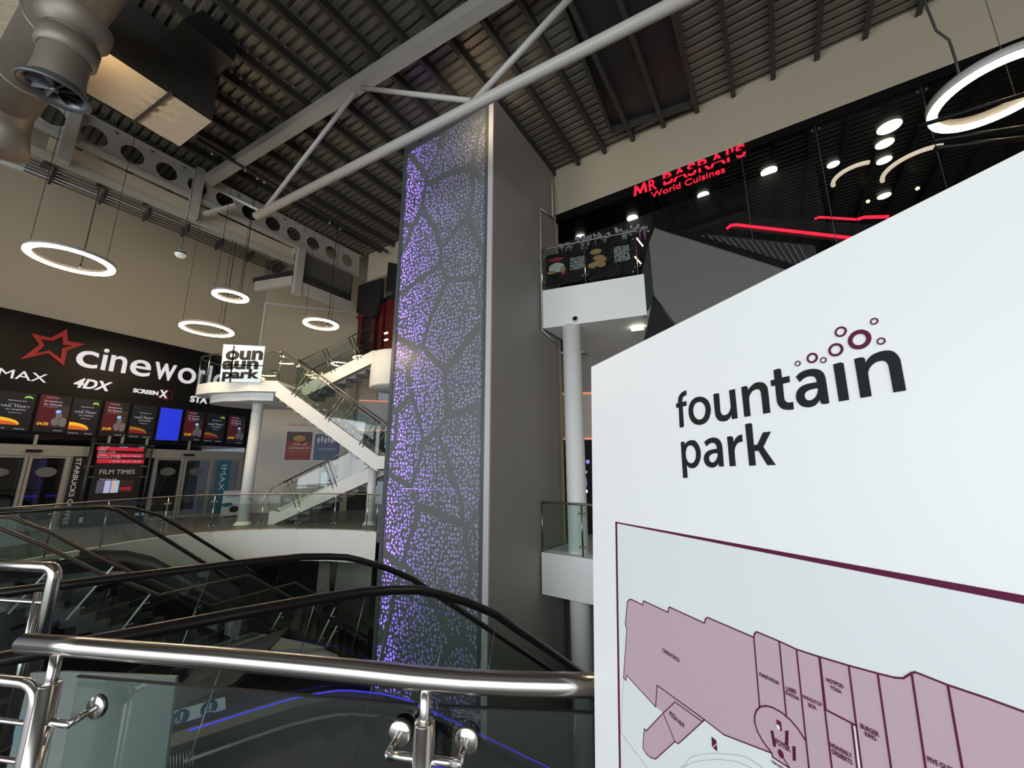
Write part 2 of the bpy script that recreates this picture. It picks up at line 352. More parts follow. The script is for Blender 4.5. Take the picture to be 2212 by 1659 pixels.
mp = N('ShaderNodeMapping'); mp.inputs['Scale'].default_value = (1, .72, 1); mp.inputs['Rotation'].default_value = (0, 0, .35); L.new(ad.outputs[0], mp.inputs[0])
v1 = N('ShaderNodeTexVoronoi', voronoi_dimensions='2D', feature='DISTANCE_TO_EDGE'); v1.inputs['Scale'].default_value = .84; L.new(mp.outputs[0], v1.inputs['Vector'])
ve = N('ShaderNodeMath', operation='GREATER_THAN'); ve.inputs[1].default_value = .052; L.new(v1.outputs['Distance'], ve.inputs[0])
v2 = N('ShaderNodeTexVoronoi', voronoi_dimensions='2D', feature='F1'); v2.inputs['Scale'].default_value = 11.5; v2.inputs['Randomness'].default_value = .72; L.new(cb.outputs[0], v2.inputs['Vector'])
v3 = N('ShaderNodeTexVoronoi', voronoi_dimensions='2D', feature='N_SPHERE_RADIUS'); v3.inputs['Scale'].default_value = 11.5; v3.inputs['Randomness'].default_value = .72; L.new(cb.outputs[0], v3.inputs['Vector'])
n2 = N('ShaderNodeTexNoise'); n2.inputs['Scale'].default_value = 1.3; n2.inputs['Detail'].default_value = 0; L.new(cb.outputs[0], n2.inputs['Vector'])
wn = N('ShaderNodeSeparateColor'); L.new(v2.outputs['Color'], wn.inputs[0])
m0 = N('ShaderNodeMath', operation='MULTIPLY_ADD'); L.new(wn.outputs[0], m0.inputs[0]); m0.inputs[1].default_value = .10; m0.inputs[2].default_value = .58
mr = N('ShaderNodeMath', operation='MULTIPLY_ADD'); L.new(n2.outputs['Fac'], mr.inputs[0]); mr.inputs[1].default_value = .36; L.new(m0.outputs[0], mr.inputs[2])
mq = N('ShaderNodeMath', operation='MULTIPLY'); L.new(mr.outputs[0], mq.inputs[0]); L.new(v3.outputs['Radius'], mq.inputs[1])
lt = N('ShaderNodeMath', operation='LESS_THAN'); L.new(v2.outputs['Distance'], lt.inputs[0]); L.new(mq.outputs[0], lt.inputs[1])
mk = N('ShaderNodeMath', operation='MULTIPLY'); L.new(lt.outputs[0], mk.inputs[0]); L.new(ve.outputs[0], mk.inputs[1])
pb = nt.nodes['Principled BSDF']; pb.inputs['Base Color'].default_value = (.17, .185, .19, 1); pb.inputs['Roughness'].default_value = .22
tl = N('ShaderNodeBsdfTranslucent'); tl.inputs[0].default_value = (.85, .82, .9, 1); df = N('ShaderNodeBsdfPrincipled'); df.inputs['Base Color'].default_value = (.60, .59, .65, 1); df.inputs['Roughness'].default_value = .2
mm = N('ShaderNodeMixShader'); mm.inputs[0].default_value = .5; L.new(df.outputs[0], mm.inputs[1]); L.new(tl.outputs[0], mm.inputs[2])
mo = N('ShaderNodeMixShader'); L.new(mk.outputs[0], mo.inputs[0]); L.new(pb.outputs[0], mo.inputs[1]); L.new(mm.outputs[0], mo.inputs[2])
L.new(mo.outputs[0], nt.nodes['Material Output'].inputs[0])
zb = [ZR - .32] + zl
for i in range(len(zb) - 1):
    obj('dotted_panel', MB().obox(TF.p(UL + .09, zb[i + 1] + .003, -.012), TF.eu * (UR - UL - .12), UP * (zb[i] - zb[i + 1] - .006), TF.n * .010), pm, tower, 'dark grey panel of lilac backlit dots between bare veins')
    zc = (zb[i] + zb[i + 1]) / 2; hh = zb[i] - zb[i + 1]
    area('purple_strip_lamp', TF.p(UL + .14, zc, -.14), TF.p(UL + 1.5, zc, .0), .10, hh * .95, 130, (.30, .14, 1.0))
obj('panel_backing', MB().obox(TF.p(UL + .1, -5, -.37), TF.eu * (UR - UL - .1), TF.n * .01, UP * (ZR + 4.9)), M['white'], tower)
# pipe on the side of the shaft
SP = Plane(T0, TS); SP.n = -SP.n if SP.n.dot(-T0) < 0 else SP.n
def spp(x, y): return SP.P(x, y, .05)
pp = [spp(1192, 387), spp(1194, 470), spp(1167, 450), spp(1169, 712), spp(1206, 745)]
pp[1] = V3((pp[0].x, pp[0].y, pp[1].z)); pp[3] = V3((pp[2].x, pp[2].y, pp[3].z))
obj('conduit_pipe', MB().tube([pp[0], pp[1]], .022).tube([pp[1], pp[2]], .022).tube([pp[2], pp[3]], .022).tube([pp[3], pp[4]], .022).sphere(pp[1], .024).sphere(pp[2], .024).sphere(pp[3], .024), M['towertrim'], label='thin grey conduit pipe zigzagging down the side of the lift shaft', cat='pipe')

# ================================================================== ROOF STEEL
s_ref = Z(1303, 320, 10.5).dot(Vv)
k = -22; first = None
for k in range(-19, 13):
    s_ = s_ref + .8 * k
    if s_ > 13.6 or s_ < -12: continue
    in_tower = False
    o = obj('roof_purlin', MB().obox(ST_(s_ - .02, -13, 10.52), U * (TWALL + 12.98), Vv * .04, UP * .18).obox(ST_(s_ - .02, -13, 10.50), U * (TWALL + 12.98), Vv * .10, UP * .02), M['purlin'],
            label='long dark steel purlin under the corrugated roof deck', cat='purlin', group='roof purlins')
rc = [Z(1321, 275, 10.685), Z(1496, 217, 10.685), Z(1452, -60, 10.685), Z(1200, -40, 10.685)]
obj('roof_recess', MB().prism(rc, UP * .01), M['dark'], label='dark flat panel set in the roof deck beside the right wall', cat='panel')
for a_, b_ in ((rc[0], rc[3]), (rc[1], rc[2]), (rc[0], rc[1])): obj('trimmer_beam', MB().bar(a_ - UP * .09, b_ - UP * .09, .07, .2), M['purlin'], label='dark trimmer beam framing the flat roof panel', cat='beam', group='trimmers round the dark roof panel')
# truss
tb = thing('roof_truss', (-3, 7.2, 8.1), 'long off white tubular truss crossing the roof in front of the lift shaft', 'truss')
B0 = (Z(900, 99.5, 10.2) + Z(900, 126.6, 10.2)) / 2; B0.z = 0; BT = Plane(B0, dirv(-61.4 + 180)); BT.n = -BT.n if BT.n.dot(-B0) < 0 else BT.n
ul = BT.hit(440, 400)[0]; ur = BT.hit(1500, -260)[0]
obj('top_beam', MB().obox(BT.p(ul, 10.2, -.125), BT.eu * (ur - ul), BT.n * .25, UP * .26), M['steelpaint'], tb)
tl_ = BT.hit(553, 467); tr_ = BT.hit(1900, -215)
zt = 8.15; r_t = .095
obj('bottom_chord', MB().cyl(BT.p(tl_[0], zt), BT.p(tr_[0] + 1.5, zt), r_t, 28), M['tube'], tb)
def diag(a, b, r=.06):
    pa = BT.p(BT.hit(*a)[0], 10.2 if a[2:] else 0); return None
def brace(xa, ya, xb, yb, r=.058):
    a = BT.hit(xa, ya); b = BT.hit(xb, yb); obj('brace', MB().cyl(BT.p(a[0], min(a[1], 10.22)), BT.p(b[0], max(b[1], zt)), r, 20), M['tube'], tb)
brace(767, 200, 572, 452, .05); brace(780, 190, 1018, 218, .05); brace(1240, -14, 1022, 222)
brace(470, 410, 560, 455, .035)
brace(1262, -20, 1490, -5)
# cellular beam along the left
h1 = V3((-10.53, 8.64, 0)); CB = Plane(h1, dirv(32.2)); CB.n = -CB.n if CB.n.dot(-h1) < 0 else CB.n
holes = [(120, 275), (204, 296), (284.6, 335), (357, 370), (421, 400), (482, 428), (530, 450), (585, 478), (632, 500), (675, 523), (715, 547), (752, 561)]
hu = sorted([CB.hit(204, 296)[0] + i * (CB.hit(715, 547)[0] - CB.hit(204, 296)[0]) / 9.0 for i in range(-6, 11)])
cbm = MB(); u0, u1 = hu[0] - .4, CB.hit(778, 552)[0]
zc, hr = 10.03, .245
du_ = hu[1] - hu[0]
for i, h in enumerate(hu):
    a, b = h - du_ / 2, min(h + du_ / 2, u1) if i < len(hu) - 1 else max(u1, h + .3)
    z0, z1 = zc - .40, zc + .42; n = 28
    circ = [(h + hr * math.cos(2 * math.pi * k / n), zc + hr * math.sin(2 * math.pi * k / n)) for k in range(n)]
    def sq(k):
        c, s = math.cos(2 * math.pi * k / n), math.sin(2 * math.pi * k / n); mx_ = max(abs(c), abs(s)); c /= mx_; s /= mx_
        return ((h + c * (b - h) if c > 0 else h + c * (h - a)), (zc + s * (z1 - zc) if s > 0 else zc + s * (zc - z0)))
    for d in (0, -.02):
        vs = [CB.p(*circ[k], d) for k in range(n)] + [CB.p(*sq(k), d) for k in range(n)]
        cbm.add(vs, [(k, (k + 1) % n, n + (k + 1) % n, n + k) for k in range(n)])
    cbm.add([CB.p(*circ[k], 0) for k in range(n)] + [CB.p(*circ[k], -.02) for k in range(n)], [(k, (k + 1) % n, n + (k + 1) % n, n + k) for k in range(n)])
cel = thing('cellular_beam', (-9, 11, 9.6), 'off white steel beam with a row of round holes below the roof at left', 'beam')
obj('web', cbm, M['steelpaint'], cel)
obj('flange', MB().obox(CB.p(u0, zc - .44, -.12), CB.eu * (u1 - u0), CB.n * .22, UP * .03), M['steelpaint'], cel)
obj('flange', MB().obox(CB.p(u0, zc + .42, -.12), CB.eu * (u1 - u0), CB.n * .22, UP * .03), M['steelpaint'], cel)
# frame under the cellular beam
def cbz(x, y): return CB.hit(x, y)
ub0 = CB.hit(100, 330)[0]; ub1 = CB.hit(645, 535)[0]
lf = thing('hanging_gantry', (-9, 11, 8.9), 'off white steel frame of rails and stubs hung below the holed beam', 'gantry')
obj('upper_rail', MB().obox(CB.p(ub0, 9.56, -.05), CB.eu * (ub1 - ub0), CB.n * .16, UP * .10), M['steelpaint'], lf)
obj('lower_rail', MB().obox(CB.p(ub0 - .3, 9.0, -.3), CB.eu * (ub1 - ub0 + .3), CB.n * .16, UP * .14), M['steelpaint'], lf)
obj('rail_web', MB().obox(CB.p(ub0, 9.12, -.24), CB.eu * (ub1 - ub0), CB.n * .04, UP * .46), M['wall'], lf)
for x in (147, 425):
    uu = CB.hit(x, 300 if x < 200 else 400)[0]; obj('post', MB().obox(CB.p(uu - .11, 8.95, -.02), CB.eu * .22, CB.n * .2, UP * 1.62), M['steelpaint'], lf)
obj('stub', MB().bar(CB.p(CB.hit(440, 445)[0], 9.2, .1), CB.p(CB.hit(492, 420)[0], 9.6, .75), .1, .1), M['steelpaint'], lf)
obj('end_post', MB().obox(CB.p(ub1 - .02, 7.85, -.1), CB.eu * .26, CB.n * .18, UP * 1.85), M['steelpaint'], lf)
obj('cross_rail', MB().bar(CB.p(ub1, 9.5, -.1), CB.p(ub1 - .35, 9.35, -1.35), .14, .22), M['steelpaint'], lf)
obj('cross_rail', MB().bar(CB.p(ub1, 8.35, -.1), CB.p(ub1 - .55, 8.25, -1.5), .14, .34), M['steelpaint'], lf)
obj('bottom_rail', MB().obox(CB.p(ub1 + .2, 7.95, -.1), CB.eu * 2.2, CB.n * .14, UP * .42), M['steelpaint'], lf)
# louvre box
lb = MB(); n_ = 26
for i in range(n_): lb.obox(CB.p(ub1 + .25 + i * .08, 8.5, -.14), CB.eu * .045, CB.n * .05, UP * 1.08)
for i in range(14): lb.obox(CB.p(ub1 - .02 - i * .03, 8.45, -.2 - i * .085), CB.eu * .03, CB.n * .05, UP * 1.0)
lv = thing('louvre_box', CB.p(ub1 + 1, 8.4, -.2), 'grey ribbed metal louvre box under the far end of the holed beam', 'louvre')
obj('ribs', lb, M['deck'], lv); obj('backing', MB().obox(CB.p(ub1 + .2, 8.4, -.22), CB.eu * 2.2, CB.n * .05, UP * 1.2), M['dark'], lv)
obj('dark_rail', MB().bar(CB.p(ub1 + .1, 8.62, .02), CB.p(ub1 + 2.2, 8.55, .02), .1, .16).bar(CB.p(ub1 - .05, 8.62, -.1), CB.p(ub1 - .6, 8.5, -1.6), .1, .16), M['dark'], lv)
# short outrigger brackets by the left wall
for (x, y) in [(100, 348), (222, 394), (323, 431), (415, 466), (497, 497), (562, 523)]:
    a = FP.P(x, y, .5); b = a + V3((0.5, .1, .34)); c = a - FP.n * .45
    obj('roof_bracket', MB().bar(c, c + (b - a) * 1.6 + FP.n * 1.0, .07, .2), M['purlin'], label='short dark steel purlin end reaching the top of the left wall', cat='bracket', group='purlin ends at the left wall')
cbn = thing('conduit_bundle', CB.p(ub0, 8.8, -.4), 'bundle of thin dark conduits running below the holed beam frame', 'conduit')
for k_ in range(5): obj('conduit', MB().cyl(CB.p(ub0 - .2, 8.90 - .035 * k_, -.34 - .10 * k_), CB.p(ub1 - .2, 8.88 - .035 * k_, -.34 - .10 * k_), .022, 8), M['purlin'], cbn)
for k_ in range(7): obj('hanger', MB().obox(CB.p(ub0 + .2 + k_ * (ub1 - ub0 - .6) / 6, 8.68, -.8), CB.eu * .05, CB.n * .5, UP * .26), M['dark'], cbn)
obj('dark_soffit', MB().prism([CB.p(ub0 - .5, 9.05, -.32), CB.p(ub1, 9.0, -.32), FP.P(570, 515, .05), FP.P(100, 345, .05)], UP * .04), M['deck'], label='dark ribbed soffit strip between holed beam and left wall', cat='soffit')

# ================================================================== AIR DUCT, HEATER
dz = 8.75
a_, b_ = Z(43, 0, dz), Z(291, 0, dz); dd = dirv(-61.0)
cc = (a_ + b_) / 2; half = abs((b_ - a_).dot(V3((dd.y, -dd.x, 0)))) / 2
ct = thing('air_duct', (cc.x, cc.y, dz), 'large round galvanised air duct in the top left roof corner', 'duct')
cen = cc + UP * half * .35
rd = half * .95
obj('duct_run', MB().cyl(cen - dd * 6, cen + dd * 3.6, rd, 40), M['duct'], ct)
e0 = cen + dd * 3.6
obj('elbow', MB().tube([e0, e0 + dd * .35 + V3((0, 0, -.1)), e0 + dd * .6 + V3((0.05, .1, -.45)), e0 + dd * .62 + V3((.1, .2, -.9))], [rd, rd * .95, rd * .8, rd * .72], 32), M['duct'], ct)
for k in range(5): obj('duct_seam', MB().lathe(cen + dd * (2.6 - 1.7 * k), [(rd, -.03), (rd + .02, -.03), (rd + .02, .03), (rd, .03)], axis=dd, n=40), M['duct'], ct)
# outlet nozzle
nzc = Z(117, 199, 7.05); nr = .345
no = thing('outlet_nozzle', nzc, 'round steel swirl outlet hanging down from the large air duct', 'vent')
top = V3((nzc.x + .14, nzc.y - .08, 8.3)); ax = (top - nzc).normalized()
obj('nozzle_body', MB().lathe(nzc, [(nr * .80, .10), (nr * .82, .2), (nr * .78, .35), (nr * .78, 1.15)], axis=ax, n=40), M['duct'], no)
obj('flared_rim', MB().lathe(nzc, [(nr * .80, .14), (nr * 1.08, .03), (nr * 1.12, 0), (nr * 1.06, -.02), (nr * .88, .02), (nr * .80, .12)], axis=ax, n=40), M['vane'], no)
obj('collar', MB().lathe(nzc, [(nr * .80, .58), (nr * .93, .60), (nr * .95, .84), (nr * .80, .86)], axis=ax, n=40), M['duct'], no)
vb = MB(); A1 = ax.orthogonal().normalized(); A2 = ax.cross(A1)
for k in range(10):
    t = 2 * math.pi * k / 10; e = A1 * math.cos(t) + A2 * math.sin(t); f_ = A1 * math.cos(t + .42) + A2 * math.sin(t + .42)
    vb.add([nzc + e * .03 + ax * .03, nzc + e * nr * .84 + ax * .02, nzc + f_ * nr * .84 + ax * .13, nzc + f_ * .03 + ax * .1], [(0, 1, 2, 3)])
obj('swirl_vanes', vb.lathe(nzc, [(.0, .0), (.04, .01), (.045, .12)], axis=ax, n=16), M['vane'], no)
obj('throat', MB().lathe(nzc, [(0, .45), (nr * .72, .45), (nr * .74, .14)], axis=ax, n=32), M['blackmat'], no)
# saddle where it joins the duct
obj('saddle', MB().lathe(nzc, [(nr * .80, .92), (nr * 1.12, 1.0), (nr * 1.16, 1.2)], axis=ax, n=40), M['duct'], no)
# heater box
zb_ = 9.05
K1 = Z(458, 262, zb_); eV = dirv(-61.3); eU = dirv(28.8 + 180); lenV = (Z(388, 316, zb_) - K1).length; lenU = 2.9
hb = thing('heater_unit', K1, 'dark boxed heater unit with lit crinkled foil underside beside the duct', 'heater')
obj('casing', MB().obox(K1 + UP * .02, eV * lenV, eU * lenU, UP * 1.3), M['purlin'], hb)
# crinkled underside
g = MB(); nx, ny = 40, 24; vs = []
for i in range(nx + 1):
    for j in range(ny + 1):
        q = math.sin(i * .9) * math.sin(j * 1.1) * .004 + math.exp(-((i - 10) ** 2 / 8 + (j - 10) ** 2 / 30)) * .03 * math.sin(j * 1.2)
        vs.append(K1 + eU * lenU * i / nx + eV * lenV * j / ny + UP * (q - .005))
g.add(vs, [(i * (ny + 1) + j, i * (ny + 1) + j + 1, (i + 1) * (ny + 1) + j + 1, (i + 1) * (ny + 1) + j) for i in range(nx) for j in range(ny)], True)
obj('foil_underside', g, M['foil'], hb, 'warm crinkled foil underside')
obj('strap', MB().bar(K1 + eU * .75 - eV * .12 - UP * .03, K1 + eU * .8 + eV * (lenV + .05) - UP * .03, .05, .03), M['cable'], hb)
obj('upper_hood', MB().prism([K1 + UP * 1.0 + eU * .1, K1 + UP * 1.0 + eU * 1.0, K1 + UP * 1.55 + eU * .75, K1 + UP * 1.55 + eU * .1], -eV * .8), M['dark'], hb)
# warm accent lamp, added to light the roof deck beside the shaft
area('roof_spot', ST_(5.0, 5.6, 9.6), ST_(4.2, 8.3, 10.7), .12, .12, 10, (1, .72, .42))
area('duct_spot', (-7.15, 5.6, 8.35), (-7.45, 6.0, 9.05), .15, .15, 7, (1, .74, .44))
# cable tray
tr = MB(); a = Z(420, 300, 10.3)
pA, pB = Z(300, 292, 10.2), Z(838, 548, 10.2)
tray = thing('cable_tray', pA, 'dark conduit run with small spotlights under the roof by the holed beam', 'conduit')
obj('conduit', MB().bar(Z(425, 300, 10.2), Z(838, 545, 10.2), .07, .1), M['purlin'], tray)
for (x, y) in [(458, 333), (530, 368), (556, 386), (571, 394), (712, 482), (735, 495)]:
    q = Z(x, y, 10.1); obj('small_spotlight', MB().sphere(q, .035).cyl(q, q + UP * .12, .012, 8), M['steelpaint'], tray)

# ================================================================== RING LAMPS
def ring_lamp(l, r, cy, t, b, z, label, cables, wd=.13, power=0):
    c = Z((l + r) / 2, (t + b) / 2, z); R = .8; cx, cy2 = (l + r) / 2, (t + b) / 2
    for it in range(30):
        q = [proj(c + V3((math.cos(k * .1309), math.sin(k * .1309), 0)) * R) for k in range(48)]
        x0, x1, y0, y1 = min(a[0] for a in q), max(a[0] for a in q), min(a[1] for a in q), max(a[1] for a in q)
        R *= ((r - l) / (x1 - x0)); cx += ((l + r) - (x0 + x1)) / 2; cy2 += ((t + b) - (y0 + y1)) / 2; c = Z(cx, cy2, z)
    R -= wd / 2
    o = thing('ring_lamp', c, label, 'lamp', 'hanging ring lamps')
    obj('diffuser', MB().ring(c - UP * .015, R, wd, .03), M['ringlight'], o)
    obj('ring_housing', MB().ring(c + UP * .035, R, wd + .012, .07), M['ringbody'], o)
    for i, (ang) in enumerate(cables):
        q = c + V3((math.cos(ang), math.sin(ang), 0)) * R
        zt_ = 12.54 if q.dot(Vv) > 13.6 else 10.69
        cb_ = obj('cable', MB().tube([q + UP * .05, q + UP * .3 + V3((0.01, 0, 0)), V3((q.x, q.y, zt_))], .006 if i else .012, 6), M['cable'], o)
        if i == 0: obj('cable_grip', MB().cyl(q + UP * .05, q + UP * .2, .018, 8), M['steel'], cb_)
ring_lamp(47, 250, 560, 521, 597, 6.6, 'largest ring lamp on the left, hanging over the cinema sign star', [2.2, .2, 4.3])
ring_lamp(457, 538, 638, 623, 655, 6.6, 'small ring lamp hanging topmost of the group above the stair landing', [1.6, 3.7, 5.8], .11)
ring_lamp(386, 506, 711, 692, 729, 6.2, 'middle sized ring lamp hanging just above the glass stair landing', [1.6, 3.7, 5.8], .12)
ring_lamp(654, 732, 700, 685, 714, 6.4, 'small ring lamp hanging right of the landing near the lift shaft', [1.6, 3.7, 5.8], .115)
# right big ring
cR = Z(2150, 198, 5.6); 
o = thing('ring_lamp', cR, 'big ring lamp at the top right in front of the dark glass wall', 'lamp', 'hanging ring lamps')
RR = .46
obj('diffuser', MB().ring(cR - UP * .012, RR, .075, .03), M['ringlight'], o); obj('ring_housing', MB().ring(cR + UP * .042, RR, .082, .085), M['ringbody'], o)
qc = Z(2074, 172, 5.65)
def vtop(p, z): return V3((p.x, p.y, z))
obj('cable', MB().tube([qc, vtop(qc, 5.9) + V3((.01, 0, 0)), vtop(qc, 6.15), vtop(qc, 6.3) + V3((-.08, .02, 0)), vtop(qc, 6.6) + V3((-.11, .02, 0)), vtop(qc, 7.4) + V3((-.16, 0, 0)), vtop(qc, 10.5)], .011, 8), M['cable'], o)
for dx, dy in ((.42, .15), (-.1, -.45)): 
    q = cR + V3((dx, dy, .06)); obj('cable', MB().cyl(q, vtop(q, 10.5), .004, 6), M['cable'], o)
# pendant detector
q = Z(390, 549, 7.2)
dt = thing('pendant_speaker', q, 'small round pale pendant speaker on a cable between the ring lamps', 'speaker')
obj('shell', MB().sphere(q, .125, sc=(1, 1, .85)), M['fascia'], dt); obj('grille_band', MB().lathe(q, [(.118, -.01), (.124, .0), (.122, .035), (.112, .05)], n=24), M['dark'], dt)
obj('cable', MB().cyl(q + UP * .1, V3((q.x, q.y, 12.56 if q.dot(Vv) > 13.6 else 10.71)), .008, 6), M['cable'], dt)
for (x1, y1, z1, lab) in [(1905, 0, 10.4, 'thin drop wire')]: pass

# ================================================================== CINEMA FRONT
uL = -9.0
WT, WB = 6.43, 2.72
cf = thing('cinema_sign_board', FP.p(-2, 2.6), 'wide black cinema sign board above the entrance doors at left', 'sign')
uc = FP.hit(548, 900)[0]
obj('board', MB().obox(FP.p(uL, WB, .0), FP.eu * (uc - uL), UP * (WT - WB), FP.n * .10), M['black'], cf)
SG = Plane(FP.o + FP.n * .10, FP.eu); SG.n = FP.n
def A(x, y): return (x / 4.809, 540 + y / 4.809)
def K(x, y): return (x / 3.95, 820 + y / 3.95)
letters = [('c', (785, 1140), (1020, 1140), (900, 1225), (920, 1050)), ('i', (1056, 1150), (1110, 1150), (1045, 1245), (1120, 1030)),
           ('n', (1140, 1180), (1312, 1200), (1210, 1270), (1230, 1100)), ('e', (1345, 1230), (1565, 1230), (1440, 1310), (1470, 1145)),
           ('w', (1596, 1270), (1824, 1270), (1690, 1352), (1720, 1180)), ('o', (1845, 1310), (2032, 1310), (1935, 1390), (1940, 1225)),
           ('r', (2055, 1330), (2118, 1330), (2080, 1405), (2100, 1245)), ('l', (2160, 1340), (2185, 1340), (2170, 1420), (2175, 1200)), ('d', (2215, 1350), (2340, 1350), (2270, 1440), (2290, 1220))]
for ch, l, r, b, t in letters:
    mb = MB(); wordpx(mb, ch, SG, A(*l), A(*r), A(*b), A(*t), d=.0, depth=.05, off=.006); obj('sign_letter', mb, M['letter'], cf)
outer = [(690, 825), (698, 948), (880, 980), (690, 1045), (655, 1205), (495, 1075), (200, 1140), (405, 985), (320, 870), (520, 915)]
inner = [(645, 900), (650, 990), (750, 990), (640, 1025), (625, 1130), (505, 1045), (370, 1075), (455, 995), (420, 932), (545, 945)]
po = [SG.P(*A(*q), 0) for q in outer]; pi_ = [SG.P(*A(*q), 0) for q in inner]; st = MB()
st.add([p + SG.n * .06 for p in po] + [p + SG.n * .06 for p in pi_] + po + pi_,
       [(i, (i + 1) % 10, 10 + (i + 1) % 10, 10 + i) for i in range(10)] + [(i, (i + 1) % 10, 20 + (i + 1) % 10, 20 + i) for i in range(10)] + [(10 + i, 10 + (i + 1) % 10, 30 + (i + 1) % 10, 30 + i) for i in range(10)])
obj('star_outline', st, M['red'], cf, 'red star outline')
def sgn(s, l, r, b, t, m=None, nm='sign_word', off=.02, shear=0, fn=A):
    mb = MB(); wordpx(mb, s, SG, fn(*l), fn(*r), fn(*b), fn(*t), d=0, depth=.04, off=off, shear=shear); return obj(nm, mb, m or M['letter'], cf)
sgn('MAX', (-25, 1285), (490, 1320), (250, 1352), (260, 1262), off=.03)
sgn('4DX', (760, 1390), (1165, 1400), (960, 1450), (960, 1347), off=.03, shear=.25)
sgn('SCREEN', (1380, 1465), (1640, 1490), (1500, 1495), (1510, 1452), off=.03)
sgn('X', (1652, 1500), (1738, 1500), (1700, 1538), (1690, 1455), off=.03)
sgn('STA', (1975, 1545), (2150, 1570), (2060, 1590), (2060, 1522), off=.03)
hx = [(1650, 1470), (1705, 1445), (1790, 1475), (1785, 1540), (1735, 1560), (1645, 1530)]
hm = MB(); hp = [SG.P(*A(*q), .02) for q in hx]
hm.tube(hp + [hp[0]], .008, 6).tube([hp[1], SG.P(*A(1740, 1500), .02), hp[4]], .006, 6)
obj('red_box_outline', hm, M['red'], cf)
# screens
scr = [('m', (-40, 95), (300, 115), (245, 445), (-80, 415), 'cinema screen at the far left of the row showing a film poster, half cut off'),
       ('s', (345, 125), (605, 150), (560, 450), (290, 440), 'second cinema screen from the left with a dull red poster and yellow price'),
       ('m', (635, 155), (865, 180), (800, 480), (570, 465), 'third cinema screen from the left with bright yellow hill and green arc'),
       ('s', (895, 185), (1105, 205), (1055, 490), (860, 475), 'fourth cinema screen from the left with bright red poster and blue glow'),
       ('m2', (1135, 215), (1330, 235), (1300, 510), (1100, 490), 'dim cinema screen immediately left of the plain blue screen'),
       ('b', (1378, 238), (1562, 258), (1515, 522), (1325, 512), 'plain bright blue cinema screen in the middle of the row'),
       ('s', (1590, 265), (1745, 280), (1715, 530), (1560, 515), 'red poster cinema screen immediately right of the plain blue screen'),
       ('m2', (1765, 290), (1925, 300), (1900, 540), (1740, 530), 'second cinema screen from the right end with dim yellow hill'),
       ('s', (1955, 310), (2095, 320), (2075, 550), (1935, 545), 'rightmost cinema screen of the row, red poster beside the white column')]
